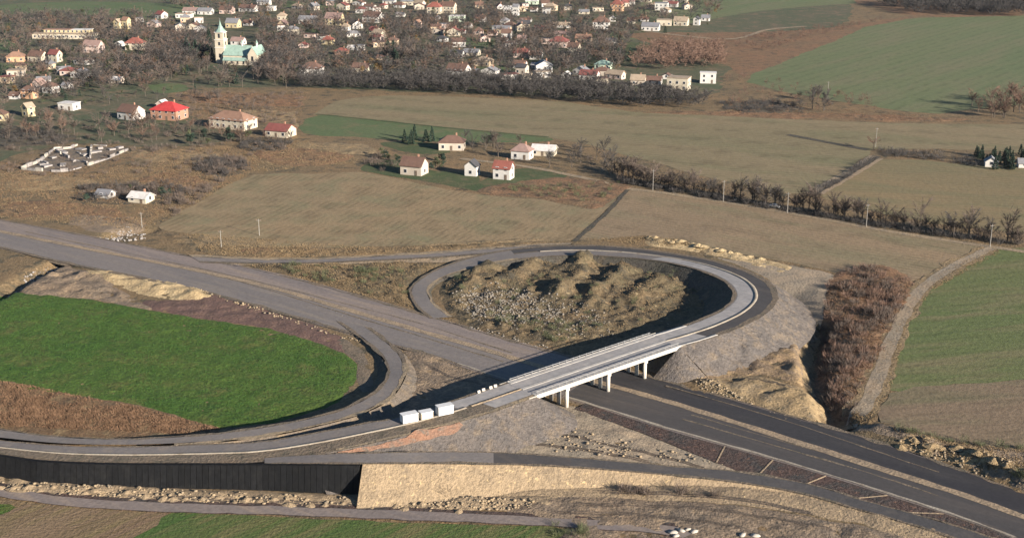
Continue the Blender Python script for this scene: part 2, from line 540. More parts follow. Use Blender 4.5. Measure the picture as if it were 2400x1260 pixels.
def patch(name, pts, mat, lift=0.05, res=None, jit=1.0, amp=0.0, nscale=3.0, smooth=4, hh=True, edge=3.0, label=None, kind='structure', seed=1, world_pts=None, parent=None):
    """a ground sheet: pixel outline laid on the terrain; amp adds real roughness that dies out at the edge"""
    global LIFT_N
    LIFT_N += 1
    lift = .015 + .0013 * LIFT_N + (.05 if amp else 0)
    poly = pxpoly(pts, 0, smooth) if world_pts is None else np.asarray(world_pts)
    poly = resample(poly, max(1.0, (res or 4.0)), True)
    if jit:
        poly[:, 0] += jit * vnoise(poly[:, 0], poly[:, 1], 4.0 + jit * 2, seed, 3) * 1.3
        poly[:, 1] += jit * vnoise(poly[:, 0], poly[:, 1], 4.0 + jit * 2, seed + 50, 3) * 1.3
    nb = len(poly)
    verts = [Vector(p) for p in poly]
    if res:
        lo, hi = poly.min(0), poly.max(0)
        gx, gy = np.meshgrid(np.arange(lo[0] + res / 2, hi[0], res), np.arange(lo[1] + res / 2, hi[1], res))
        gx = gx.ravel() + RNG.uniform(-.3, .3, gx.size) * res
        gy = gy.ravel() + RNG.uniform(-.3, .3, gy.size) * res
        k = inpoly(gx, gy, poly)
        gx, gy = gx[k], gy[k]
        verts += [Vector((a, b)) for a, b in zip(gx, gy)]
    ov, oe, of, *_ = delaunay_2d_cdt(verts, [], [list(range(nb))], 1, 1e-4)
    V = np.array([(p[0], p[1]) for p in ov])
    X, Y = V[:, 0], V[:, 1]
    Z = (h(X, Y) if hh else np.zeros(len(X))) + lift
    if amp:
        closed = np.vstack([poly, poly[:1]])
        D, _ = seg_dist(X, Y, closed) if len(X) * len(closed) < 4e7 else (np.full(len(X), 99.0), 0)
        f = np.clip(D / edge, 0, 1)
        Z = Z + amp * f * (vnoise(X, Y, nscale, seed + 7, 3) * 1.2 + 0.35) - (1 - f) * (lift + 0.02)
    F = np.array([f if len(f) == 3 else f[:3] for f in of], np.int32)
    # face up
    a, b, c = V[F[:, 0]], V[F[:, 1]], V[F[:, 2]]
    cr = (b[:, 0] - a[:, 0]) * (c[:, 1] - a[:, 1]) - (b[:, 1] - a[:, 1]) * (c[:, 0] - a[:, 0])
    F[cr < 0] = F[cr < 0][:, ::-1]
    me = mesh_np(name, np.c_[V, Z], F, mat, smooth=bool(amp))
    o = link(name, me, parent)
    SURF.append((np.c_[V, Z], F))
    if parent is None: tag(o, label, kind=kind)
    return o


# base ground: fine sheet near, coarse sheet to the horizon
def base_ground():
    xs = np.unique(np.r_[np.linspace(-9000, -420, 30), np.arange(-420, 420, 2.0), np.linspace(420, 9000, 30)])
    ys = np.unique(np.r_[np.linspace(-3000, 225, 12), np.arange(225, 700, 2.0), np.linspace(700, 12000, 60)])
    X, Y = np.meshgrid(xs, ys)
    Z = h(X, Y)
    n, m = len(xs), len(ys)
    idx = np.arange(n * m).reshape(m, n)
    F = np.stack([idx[:-1, :-1], idx[:-1, 1:], idx[1:, 1:], idx[1:, :-1]], -1).reshape(-1, 4)
    tag(link('ground', mesh_np('ground', np.stack([X.ravel(), Y.ravel(), Z.ravel()], 1), F, M['waste'])), kind='structure')


base_ground()

# fields, far to near --------------------------------------------------------
patch('village_ground', [(-450, -60), (900, -60), (1800, -60), (2000, 20), (1850, 110), (1700, 170), (1690, 215), (1500, 235), (1150, 222), (880, 212),
                         (640, 205), (430, 210), (400, 250), (560, 320), (380, 345), (150, 335), (-450, 350)], M['village'], .03, smooth=3, jit=3)
patch('meadow', [(-60, 20), (130, 5), (380, 8), (520, 25), (420, 45), (270, 42), (130, 30), (-60, 38)], M['green_mid'], .06, jit=2)
patch('meadow', [(1560, 60), (1750, 30), (1900, 15), (2050, 2), (2040, -30), (1600, -30), (1500, 10)], M['green_far'], .06, jit=2)
patch('meadow', [(1230, 105), (1420, 98), (1530, 108), (1470, 135), (1420, 165), (1300, 165), (1230, 150)], M['lawn'], .06, jit=2)
patch('meadow', [(350, 200), (420, 196), (440, 212), (370, 218)], M['green_mid'], .06, jit=1)
for pp in ([(0, 150), (130, 148), (150, 165), (60, 175)], [(620, 60), (720, 58), (760, 75), (650, 80)], [(860, 60), (960, 70), (940, 85), (850, 78)], [(1090, 88), (1180, 100), (1150, 115), (1070, 105)],
           [(330, 120), (430, 100), (440, 125), (370, 150)], [(1400, 75), (1520, 80), (1560, 92), (1420, 90)], [(640, 5), (760, 5), (800, 15), (700, 22)], [(1120, 150), (1200, 160), (1190, 185), (1130, 178)], [(0, 90), (60, 95), (70, 112), (0, 116)]):
    patch('lawn', pp, M['green_mid'], .07, jit=2.5)
patch('dirt_strip', [(1480, 78), (1800, 75), (1990, 60), (2150, 35), (2140, 48), (1950, 105), (1800, 160), (1740, 180), (1690, 150), (1500, 95)], M['waste_red'], .06, jit=3)
patch('wood_floor', [(2050, -5), (2750, -5), (2750, 48), (2200, 40), (2070, 22)], M['waste_red'], .09, jit=2)
patch('far_green_field', [(1745, 192), (1830, 150), (1960, 95), (2150, 42), (2750, 48), (2750, 190), (2290, 255), (2160, 265), (1960, 236)], M['green_far'], .12, smooth=2, jit=2)
patch('far_green_field', [(2750, 195), (2360, 228), (2750, 232)], M['lawn'], .12, smooth=2, jit=1)
patch('far_tan_field', [(745, 262), (800, 234), (920, 224), (1180, 231), (1330, 240), (1480, 262), (1700, 272), (2060, 288), (2750, 303), (2750, 372), (2300, 352), (2060, 350),
                        (2036, 362), (1885, 455), (1700, 425), (1500, 372), (1380, 340), (1285, 322), (1060, 300), (760, 274)], M['tan_far'], .04, smooth=2, jit=1.5)
patch('meadow_strip', [(712, 312), (742, 270), (900, 284), (1060, 302), (1290, 322), (1240, 334), (1000, 332), (850, 322)], M['green_mid'], .07, smooth=3, jit=1.5)
patch('right_tan_field', [(1915, 452), (2060, 374), (2300, 388), (2750, 412), (2750, 560), (2200, 525), (2000, 480)], M['tan_brown'], .06, smooth=2, jit=1)
patch('tan_field', [(372, 530), (480, 465), (590, 410), (730, 408), (850, 403), (960, 425), (1130, 458), (1270, 468), (1395, 492), (1462, 450), (1400, 512), (1345, 563), (1200, 562),
                    (1000, 574), (800, 580), (660, 582), (560, 568), (430, 545)], M['tan'], .08, smooth=2, jit=1)
patch('lawn', [(845, 395), (900, 372), (960, 385), (1020, 400), (1100, 405), (1130, 430), (1120, 448), (1000, 425), (900, 410)], M['lawn'], .09, jit=1.2)
patch('lawn', [(1130, 425), (1215, 395), (1300, 400), (1330, 412), (1220, 440), (1140, 452)], M['lawn'], .09, jit=1.2)
patch('lawn', [(890, 335), (1010, 335), (1060, 355), (1000, 362), (930, 352)], M['lawn'], .09, jit=1.2)
patch('rough_plot', [(1130, 440), (1300, 415), (1470, 432), (1462, 452), (1395, 490), (1270, 466), (1135, 456)], M['waste_red'], .10, res=2.0, amp=.5, jit=1.5)
patch('tan_field', [(1472, 447), (1560, 452), (1700, 474), (1900, 508), (2100, 545), (2325, 581), (2240, 612), (2140, 662), (2060, 655), (1980, 645), (1880, 622), (1760, 598), (1620, 572),
                    (1500, 552), (1352, 564), (1410, 510)], M['tan2'], .08, smooth=2, jit=1)
patch('dull_green_field', [(2335, 583), (2750, 600), (2750, 880), (2250, 898), (2085, 918), (2092, 850), (2110, 790), (2140, 715), (2200, 660)], M['green_dull'], .08, smooth=2, jit=.8)
patch('olive_field', [(2083, 921), (2250, 900), (2750, 882), (2750, 1050), (2300, 1045), (2180, 1028), (2062, 1002)], M['brown_dull'], .08, smooth=2, jit=.8)
patch('bright_green_field', [(-60, 690), (100, 690), (210, 702), (480, 748), (620, 768), (740, 800), (828, 842), (834, 890), (780, 945), (660, 985), (520, 1002), (430, 978), (330, 952),
                             (180, 928), (-60, 882)], M['green_bright'], .08, res=1.6, amp=.30, nscale=1.7, jit=1.0, edge=1.5)
patch('rust_grass_plot', [(-60, 880), (180, 926), (330, 950), (430, 976), (520, 1002), (440, 1040), (200, 1045), (-60, 1040)], M['rust_grass'], .06, res=1.3, amp=.45, nscale=2.0, jit=1.0)
patch('ploughed_field', [(-60, 1222), (20, 1205), (50, 1182), (200, 1186), (402, 1200), (370, 1230), (330, 1300), (-60, 1300)], M['plough'], .08, res=3.0, jit=.4)
patch('grass_field', [(404, 1201), (600, 1208), (900, 1222), (1150, 1230), (1310, 1238), (1250, 1300), (332, 1300), (372, 1230)], M['green_front'], .08, res=3.0, jit=.4)
patch('grass_field', [(-60, 1178), (20, 1180), (46, 1184), (10, 1204), (-60, 1220)], M['green_bright'], .09, res=2.0, amp=.2, jit=.4)

for k_, (m_, pp) in enumerate((('waste_red', [(0, 478), (120, 470), (260, 488), (300, 520), (120, 505), (0, 508)]), ('waste_red', [(330, 412), (430, 405), (480, 425), (440, 445), (350, 438)]), ('straw', [(290, 352), (420, 350), (520, 362), (470, 382), (330, 378)]),
        ('dark_scrub', [(440, 378), (540, 372), (590, 392), (530, 415), (460, 402)]), ('straw', [(30, 420), (170, 412), (230, 430), (120, 448), (40, 445)]), ('dark_scrub', [(180, 452), (420, 446), (440, 470), (300, 482), (190, 476)]),
        ('waste_red', [(430, 222), (560, 218), (700, 226), (690, 250), (560, 245), (450, 240)]), ('straw', [(560, 258), (690, 262), (700, 300), (620, 285)]), ('dark_scrub', [(0, 300), (140, 310), (160, 335), (0, 345)]),
        ('waste_red', [(600, 345), (760, 350), (830, 372), (700, 392), (610, 375)]), ('straw', [(700, 335), (850, 338), (880, 360), (760, 358)]), ('dark_scrub', [(560, 330), (680, 338), (640, 360), (570, 352)]),
        ('earth_grey', [(180, 500), (320, 512), (345, 535), (230, 545), (160, 520)]), ('straw', [(430, 552), (620, 572), (560, 588), (450, 575)]), ('waste_red', [(560, 572), (680, 582), (660, 598), (570, 592)]),
        ('waste_red', [(1500, 262), (1750, 262), (2050, 268), (2280, 282), (2050, 284), (1700, 272)]), ('dark_scrub', [(1690, 245), (1800, 235), (1870, 255), (1780, 268)]), ('straw', [(960, 575), (1200, 562), (1330, 566), (1150, 576)]))):
    patch('scrub_patch', pp, M[m_], res=1.6, amp=.45, nscale=2.6, jit=3.5, seed=20 + k_, edge=2.5)

# rough building-site ground ---------------------------------------------------
patch('sand_patch', [(195, 640), (250, 632), (340, 648), (420, 662), (492, 690), (470, 706), (400, 702), (330, 690), (270, 672), (210, 655)], M['sand_cream'], .16, res=1.0, amp=.5, nscale=2.6, jit=.8, edge=2)
patch('red_soil_patch', [(340, 704), (480, 700), (520, 690), (640, 722), (740, 760), (815, 800), (800, 830), (740, 802), (620, 770), (480, 748), (360, 728)], M['red_soil'], .13, res=1.2, amp=.4, nscale=2.5, jit=.8)
patch('sand_edge', [(800, 790), (850, 822), (872, 860), (878, 905), (850, 920), (836, 890), (830, 842), (780, 812)], M['verge'], .12, res=1.2, amp=.35, jit=.6)
patch('rough_ground', [(60, 650), (140, 620), (210, 640), (300, 690), (360, 728), (210, 702), (60, 690)], M['earth_grey'], .10, res=1.1, amp=.9, nscale=3, jit=.8)
patch('infield_ground', [(1035, 665), (1100, 632), (1220, 610), (1340, 602), (1450, 606), (1560, 622), (1640, 650), (1680, 690), (1640, 735), (1540, 772), (1420, 800), (1300, 812),
                         (1180, 790), (1090, 760), (1040, 720)], M['mound'], .14, res=.8, amp=.8, nscale=2.4, jit=.6, edge=3)
patch('ramp_wedge_ground', [(560, 618), (760, 618), (950, 612), (1040, 618), (975, 650), (955, 690), (985, 728), (900, 700), (760, 662), (640, 636)], M['mound'], .10, res=1.2, amp=.8, nscale=3, jit=.8, edge=3)
M['dark_patch'] = plain_mat('dark_glossy', (.018, .024, .032), .2, 3.0, .08, spec=.5)
patch('dark_patch', [(672, 622), (690, 615), (725, 618), (728, 630), (700, 636), (676, 632)], M['dark_patch'], jit=.3)  # small dark, smooth-surfaced patch just below the link ramp
patch('bare_wedge', [(935, 800), (1010, 822), (1110, 858), (1210, 895), (1150, 930), (1000, 965), (900, 975), (940, 930), (965, 880), (955, 840)], M['earth_grey'], .10, res=1.1, amp=.45, jit=.6)
patch('sand_triangle', [(1235, 945), (1345, 952), (1440, 985), (1560, 1035), (1745, 1108), (1640, 1100), (1480, 1085), (1300, 1068), (1110, 1060), (1180, 1010)], M['sand_grey'], .12, res=1.2, amp=.35, nscale=2.5, jit=.6)
patch('sand_fan', [(1640, 895), (1760, 880), (1850, 900), (1915, 935), (1950, 975), (1880, 985), (1790, 955), (1690, 925)], M['sand_yellow'], .16, res=1.0, amp=.5, nscale=2.4, jit=.8)
patch('sand_bank', [(1885, 770), (1925, 752), (1912, 800), (1900, 850), (1915, 905), (1945, 960), (1915, 940), (1885, 905), (1875, 850), (1872, 800)], M['sand_yellow'], .20, res=.9, amp=.35, nscale=2.0, jit=.6, edge=1.5)
patch('cleared_ground', [(1600, 585), (1700, 605), (1850, 622), (1965, 648), (1945, 690), (1925, 750), (1885, 775), (1850, 760), (1830, 700), (1790, 650), (1700, 612)], M['sand_grey'], .14, res=1.3, amp=.15, jit=1.0)
patch('cleared_ground', [(1600, 860), (1720, 815), (1830, 780), (1890, 770), (1880, 840), (1890, 900), (1800, 880), (1700, 885), (1640, 895)], M['sand_brown'], .12, res=1.0, amp=.9, nscale=3.0, jit=1.2)
patch('sand_heap_strip', [(1520, 556), (1600, 568), (1740, 598), (1860, 625), (1820, 640), (1700, 605), (1600, 585), (1520, 575)], M['sand_cream'], .12, res=1.0, amp=.5, nscale=2.2, jit=.8, edge=2)
patch('thicket_floor', [(1940, 650), (2060, 618), (2145, 665), (2110, 740), (2060, 850), (2000, 960), (1975, 1000), (1935, 940), (1915, 880), (1915, 800), (1930, 750)], M['waste_red'], .12, res=1.5, amp=.5, jit=1.5)
patch('verge_strip', [(1960, 985), (2060, 1003), (2200, 1032), (2420, 1062), (2420, 1165), (2300, 1110), (2100, 1040), (1980, 1000)], M['earth_grey'], .12, res=1.1, amp=.7, nscale=2.5, jit=.8)
patch('spoil_strip', [(2100, 1035), (2200, 1040), (2320, 1075), (2450, 1115), (2450, 1170), (2380, 1142), (2240, 1090), (2130, 1058)], M['sand_yellow'], .18, res=.9, amp=.9, nscale=2.2, jit=.6)
patch('sand_foot', [(-60, 1108), (120, 1125), (400, 1142), (850, 1158), (1200, 1160), (1300, 1165), (1300, 1195), (1100, 1195), (840, 1190), (400, 1178), (150, 1165), (-60, 1150)], M['sand'], .12, res=.9, amp=.55, nscale=2.4, jit=.5, edge=2)
patch('trodden_ground', [(1250, 1165), (1500, 1168), (1800, 1195), (2050, 1240), (2250, 1300), (1300, 1300), (1330, 1240), (1180, 1200)], M['earth_grey'], .07, res=1.1, amp=.5, nscale=2.6, jit=.8)
patch('sand_foot', [(1100, 1128), (1400, 1128), (1700, 1132), (1850, 1150), (2050, 1185), (2200, 1225), (2380, 1275), (2250, 1300), (2050, 1240), (1850, 1200), (1500, 1170), (1200, 1165)],
      M['sand'], .10, res=1.1, amp=.25, nscale=3, jit=.8)
patch('dry_verge', [(380, 545), (560, 572), (900, 580), (1200, 565), (1340, 566), (1200, 580), (1000, 592), (700, 604), (480, 600)], M['waste'], .11, res=1.2, amp=.5, jit=.8)


# ------------------------------------------------------------------ roads
def smooth_edges(L, R, n=10):
    """edges given as (px, py, z) lists of equal length"""
    l = catmull([G(*q) for q in L], n)
    r = catmull([G(*q) for q in R], n)
    return l, r


def band(name, l, r, f0, f1, mat, lift=0.0, parent=None, nx=3, wob=0.0, thick=0.0):
    fr = np.linspace(f0, f1, nx)
    n = len(l)
    V = []
    for k, f in enumerate(fr):
        p = l + (r - l) * f
        if wob and (k == 0 or k == nx - 1):
            w = np.linalg.norm(r - l, axis=1)[:, None]
            p = p + (r - l) / w * (vnoise(p[:, 0], p[:, 1], 4, 11 + k, 3) * wob * 1.3)[:, None]
        p = p.copy()
        p[:, 2] += lift
        V.append(p)
    V = np.array(V)
    if thick:
        a, b = V[0].copy(), V[-1].copy()
        a[:, 2] -= thick
        b[:, 2] -= thick
        V = np.concatenate([a[None], V, b[None]])
    m = len(V)
    idx = np.arange(m * n).reshape(m, n)
    F = np.stack([idx[:-1, :-1], idx[1:, :-1], idx[1:, 1:], idx[:-1, 1:]], -1).reshape(-1, 4)
    V = V.reshape(-1, 3)
    a, b, c = V[F[0, 0]], V[F[0, 1]], V[F[0, 2]]
    mid = F[len(F) // 2]
    nz = np.cross(V[mid[1]] - V[mid[0]], V[mid[2]] - V[mid[0]])[2]
    if nz < 0: F = F[:, ::-1]
    o = link(name, mesh_np(name, V, F, mat), parent)
    if parent is None: tag(o, kind='structure')
    return o


def outward(l, r):
    d = l - r
    d[:, 2] = 0
    return d / np.linalg.norm(d, axis=1)[:, None]


def slope(name, edge, out, ratio, mat, rows=5, amp=.25, drop=-.3, top=-.06, seed=3, parent=None, k0=0, k1=None, bottom=None):
    """earth slope falling from a road edge to the terrain; ratio = run per metre of fall"""
    e = edge[k0:k1]
    q = out[k0:k1]
    t0 = np.arange(len(e))
    t1 = np.linspace(0, len(e) - 1, (len(e) - 1) * 4 + 1)
    e = np.stack([np.interp(t1, t0, e[:, c]) for c in range(3)], 1)
    q = np.stack([np.interp(t1, t0, q[:, c]) for c in range(3)], 1)
    rows = rows * 2
    z = e[:, 2] + top
    run = np.maximum(z - (drop if bottom is None else bottom), .05) * ratio
    V = []
    for i in range(rows + 1):
        f = i / rows
        p = e + q * (run * f)[:, None]
        p[:, 2] = z + (drop - z) * f if bottom is None else z + (bottom - z) * f
        if 0 < i:
            p[:, 2] += amp * 1.5 * vnoise(p[:, 0], p[:, 1], 2.8, seed, 4) * math.sin(math.pi * min(f, .9))
        V.append(p)
    V = np.array(V)
    m, n = V.shape[:2]
    idx = np.arange(m * n).reshape(m, n)
    F = np.stack([idx[:-1, :-1], idx[1:, :-1], idx[1:, 1:], idx[:-1, 1:]], -1).reshape(-1, 4)
    V = V.reshape(-1, 3)
    mid = F[len(F) // 2]
    nz = np.cross(V[mid[1]] - V[mid[0]], V[mid[2]] - V[mid[0]])[2]
    if nz < 0: F = F[:, ::-1]
    o = link(name, mesh_np(name, V, F, mat), parent)
    if parent is None: tag(o, kind='structure')
    return o


# motorway: stations with far edge, median, near edge
MW = [((-170, 482), (-185, 508), (-200, 540)), ((0, 515), (-14, 540), (-30, 572)), ((200, 552), (186, 580), (160, 616)), ((430, 598), (412, 624), (380, 660)),
      ((640, 640), (612, 668), (575, 708)), ((830, 690), (800, 722), (755, 760)), ((1020, 745), (985, 776), (940, 812)), ((1160, 787), (1122, 815), (1070, 852)),
      ((1310, 828), (1268, 860), (1208, 897)), ((1470, 868), (1425, 902), (1370, 943)), ((1650, 918), (1600, 952), (1560, 1002)), ((1860, 978), (1810, 1018), (1755, 1057)),
      ((2060, 1036), (2005, 1080), (1935, 1110)), ((2265, 1106), (2225, 1150), (2140, 1175)), ((2430, 1164), (2400, 1212), (2310, 1232)), ((2620, 1240), (2590, 1290), (2480, 1302))]
MZ = .35
mA = catmull([G(*s[0], MZ) for s in MW], 10)
mM = catmull([G(*s[1], MZ) for s in MW], 10)
mB = catmull([G(*s[2], MZ) for s in MW], 10)
KB = 87                                            # the bridge
mw = tag(empty('motorway', (0, 0, 0)), kind='structure')
band('far_carriageway', mA[:KB + 1], mM[:KB + 1], .05, .90, M['road_gravel'], .03, mw)
band('far_carriageway', mA[KB:], mM[KB:], .02, .90, M['asphalt_dark'], .03, mw)
band('median', mA, mM, .88, 1.09, M['median'], .09, mw, wob=.35)
band('near_carriageway', mM[:KB + 1], mB[:KB + 1], .07, .97, M['asphalt'], .034, mw)
band('near_carriageway', mM[KB:], mB[KB:], .07, .95, M['asphalt_lane'], .034, mw)
band('near_kerb', mM[KB:-6], mB[KB:-6], .955, 1.02, M['kerb'], .10, mw, wob=.3)
band('near_kerb', mM[70:KB - 4], mB[70:KB - 4], .95, 1.0, M['kerb'], .10, mw, wob=.3)
band('far_edge', mA[:KB], mM[:KB], -.03, .06, M['verge'], .06, mw, wob=1.0)
band('far_edge', mA[KB:], mM[KB:], -.05, .03, M['verge'], .06, mw, wob=1.0)
band('near_edge', mM[:72], mB[:72], .96, 1.06, M['verge'], .05, mw, wob=1.1)
band('road_bed', mA, mB, -.03, 1.03, M['road_gravel'], -.02, mw)
outA, outB = outward(mA.copy(), mB.copy()), outward(mB.copy(), mA.copy())
slope('motorway_side_slope', mA + outA * .6, outA, 2.0, M['verge'], 3, .1)
slope('motorway_side_slope', mB + outB * .6, outB, 2.0, M['verge'], 3, .1)

# the red-brown verge below the right half of the motorway
VL = [(1372, 946, .33), (1560, 1006, .33), (1757, 1062, .33), (1935, 1115, .33), (2140, 1180, .33), (2310, 1238, .33), (2470, 1300, .33)]
VR = [(1345, 958, .1), (1520, 1020, .1), (1715, 1098, .1), (1850, 1140, .1), (2010, 1178, .1), (2170, 1222, .1), (2330, 1275, .1)]
vl, vr = smooth_edges(VL, VR)
rv = tag(band('red_verge', vl, vr, 0, 1.0, M['red_verge'], .06, nx=6), kind='structure')
for k in (17, 23, 30, 37, 44):                     # pale drain chutes down the verge
    a, b = vl[k], vr[min(k + 1, len(vr) - 1)]
    mb = MB()
    d = (b - a) / np.linalg.norm(b - a)
    q = np.array([-d[1], d[0], 0]) * .14
    up = np.array([0, 0, .16])
    mb.poly([a - q + up, b - q + up, b + q + up, a + q + up])
    mb.poly([a - q - up, b - q - up, b - q + up, a - q + up])
    mb.poly([b + q - up, a + q - up, a + q + up, b + q + up])
    mb.build('drain_chute', M['median'], rv)

# ramp curving from the motorway up to the overpass road (left)
BI = [(790, 752, .42), (842, 790, .5), (880, 822, .8), (902, 850, 1.3), (905, 880, 1.9), (880, 915, 2.6), (810, 953, 3.4), (720, 979, 4.0), (600, 1001, 4.5), (480, 1016, 4.8), (300, 1026, 4.6), (140, 1021, 4.4), (0, 1003, 4.3), (-120, 985, 4.3)]
BO = [(870, 768, .42), (906, 795, .5), (938, 822, .8), (952, 850, 1.3), (951, 882, 1.9), (918, 932, 2.6), (855, 967, 3.4), (770, 992, 4.0), (640, 1020, 4.5), (480, 1038, 4.8), (300, 1045, 4.6), (140, 1042, 4.4), (0, 1030, 4.3), (-120, 1018, 4.3)]
bi, bo = smooth_edges(BI, BO)
rb = tag(empty('curved_ramp', (0, 0, 0)), kind='structure')
band('carriageway', bi, bo, .14, .80, M['asphalt_ramp'], .03, rb)
band('shoulder', bi, bo, -.02, .15, M['verge'], .05, rb, wob=.6)
band('shoulder', bi[30:95], bo[30:95], .79, 1.02, M['shoulder'], .07, rb, wob=.6)
band('shoulder', bi[:31], bo[:31], .79, 1.02, M['verge'], .06, rb, wob=.6)
oI, oO = outward(bi.copy(), bo.copy()), outward(bo.copy(), bi.copy())
slope('ramp_slope', bi, oI, 1.6, M['slope_dark'], 6, .2)
slope('ramp_slope', bo, oO, 1.6, M['slope_grey'], 6, .2)

# overpass road: from the left frame edge to the bridge
OF = [(-120, 1018, 4.3), (0, 1031, 4.3), (140, 1043, 4.4), (300, 1046, 4.6), (480, 1040, 4.8), (600, 1035, 5.1), (720, 1017, 5.5), (850, 992, 5.9), (940, 974, 6.1), (1060, 938, 6.25), (1190, 896, 6.3)]
ON = [(-120, 1056, 4.3), (0, 1066, 4.3), (140, 1081, 4.4), (300, 1086, 4.6), (480, 1086, 4.8), (620, 1080, 5.1), (760, 1060, 5.5), (905, 1030, 5.9), (1040, 997, 6.1), (1150, 966, 6.25), (1256, 928, 6.3)]
of_, on_ = smooth_edges(OF, ON)
ro = tag(empty('overpass_road', (0, 0, 0)), kind='structure')
band('carriageway', of_, on_, .04, .46, M['asphalt_ramp'], .03, ro)
band('kerb_strip', of_[:90], on_[:90], .44, .52, M['kerb'], .14, ro, wob=.12, thick=.2)
band('kerb_strip', of_[90:], on_[90:], .44, .52, M['median'], .14, ro, wob=.12, thick=.2)
band('shoulder', of_, on_, .52, .92, M['verge'], .03, ro)
band('pale_roadway', of_[88:], on_[88:], .06, .44, M['bridge_lane'], .05, ro)
band('pale_roadway', of_[92:], on_[92:], .54, .88, M['bridge_lane'], .05, ro)
band('crest_strip', of_[62:], on_[62:], .90, 1.0, M['shoulder'], .07, ro, wob=.5)
band('far_shoulder', of_, on_, -.02, .05, M['verge'], .05, ro, wob=.5)
band('road_bed', of_, on_, -.01, 1.01, M['verge'], -.04, ro)
oF, oN = outward(of_.copy(), on_.copy()), outward(on_.copy(), of_.copy())
slope('overpass_slope', of_, oF, 1.5, M['slope_dark'], 6, .2, k0=48)
slope('overpass_slope', on_, oN, 1.6, M['slope_mauve'], 7, .25, k0=58)

# ramp dropping from the overpass road to the motorway (right, foreground)
CF = [(620, 1072, 5.1), (740, 1064, 5.6), (860, 1060, 5.9), (1000, 1058, 5.2), (1120, 1058, 4.4), (1250, 1064, 3.5), (1430, 1078, 2.3), (1580, 1091, 1.4), (1750, 1106, .7), (1900, 1135, .35), (2050, 1178, .3), (2200, 1220, .3), (2400, 1280, .3)]
CN = [(620, 1086, 5.1), (740, 1086, 5.6), (850, 1086, 5.9), (1000, 1086, 5.2), (1120, 1087, 4.4), (1250, 1090, 3.5), (1430, 1101, 2.3), (1580, 1114, 1.4), (1740, 1132, .7), (1880, 1157, .35), (2020, 1196, .3), (2165, 1238, .3), (2355, 1300, .3)]
cf, cn = smooth_edges(CF, CN)
rc = tag(empty('exit_ramp', (0, 0, 0)), kind='structure')
band('carriageway', cf[:44], cn[:44], .06, .9, M['asphalt_ramp'], .05, rc)
band('carriageway', cf[43:56], cn[43:56], .06, .9, M['asphalt_lane'], .05, rc)
band('carriageway', cf[55:], cn[55:], .06, .9, M['asphalt_black'], .05, rc)
band('shoulder', cf, cn, .88, 1.03, M['verge'], .07, rc, wob=.5)
band('shoulder', cf, cn, -.04, .08, M['verge'], .07, rc, wob=.5)
band('road_bed', cf, cn, -.03, 1.02, M['verge'], -.03, rc)
oCF, oCN = outward(cf.copy(), cn.copy()), outward(cn.copy(), cf.copy())
slope('exit_ramp_slope', cf, oCF, 1.5, M['slope_grey'], 5, .2, k0=28)
slope('exit_ramp_sand_slope', cn, oCN, 1.5, M['sand'], 8, .18, k0=20)

# loop ramp round the infield, with the link that joins it along the top
LI = [(1515, 788, 6.3), (1570, 772, 6.25), (1630, 752, 6.1), (1690, 724, 5.9), (1718, 694, 5.6), (1700, 662, 5.2), (1640, 634, 4.6), (1550, 613, 3.9), (1440, 602, 3.1), (1330, 599, 2.4), (1215, 607, 1.8), (1120, 625, 1.2), (1052, 645, .8), (1013, 667, .55), (1007, 690, .45), (1025, 717, .42), (1060, 742, .42)]
LO = [(1592, 812, 6.3), (1660, 793, 6.25), (1740, 764, 6.1), (1800, 730, 5.9), (1822, 696, 5.6), (1802, 660, 5.2), (1740, 630, 4.6), (1640, 603, 3.9), (1480, 580, 3.1), (1330, 574, 2.4), (1195, 584, 1.8), (1090, 606, 1.2), (1020, 632, .8), (973, 660, .55), (960, 685, .45), (973, 715, .42), (1010, 746, .42)]
li, lo = smooth_edges(LI, LO)
rl = tag(empty('loop_ramp', (0, 0, 0)), kind='structure')
band('inner_carriageway', li[:101], lo[:101], .06, .48, M['asphalt_ramp'], .03, rl)
band('inner_kerb', li[:16], lo[:16], .0, .10, M['walkway'], .10, rl, wob=.1, thick=.2)
band('pale_roadway', li[:74], lo[:74], .10, .47, M['bridge_lane'], .05, rl)
band('pale_roadway', li[:12], lo[:12], .56, .88, M['bridge_lane'], .05, rl)
band('outer_kerb', li[:14], lo[:14], .90, .99, M['walkway'], .10, rl, wob=.1, thick=.2)
band('kerb_strip', li[:96], lo[:96], .47, .56, M['kerb'], .16, rl, wob=.1, thick=.25)
band('outer_carriageway', li[:101], lo[:101], .55, .90, M['asphalt_lane'], .03, rl)
band('single_carriageway', li[100:], lo[100:], .12, .88, M['asphalt_ramp'], .034, rl)
band('inner_shoulder', li, lo, -.02, .07, M['verge'], .05, rl, wob=.5)
band('inner_shoulder', li[100:], lo[100:], .0, .13, M['shoulder'], .06, rl, wob=.5)
band('outer_shoulder', li, lo, .88, 1.02, M['verge'], .05, rl, wob=.5)
band('road_bed', li, lo, -.01, 1.01, M['verge'], -.04, rl)
oLI, oLO = outward(li.copy(), lo.copy()), outward(lo.copy(), li.copy())
slope('loop_inner_slope', li, oLI, 1.5, M['slope_dark'], 6, .2)
slope('loop_outer_slope', lo, oLO, 1.6, M['slope_mauve'], 8, .7, drop=-1.5, k1=75)
slope('loop_outer_slope', lo, oLO, 1.6, M['verge'], 6, .25, k0=74)

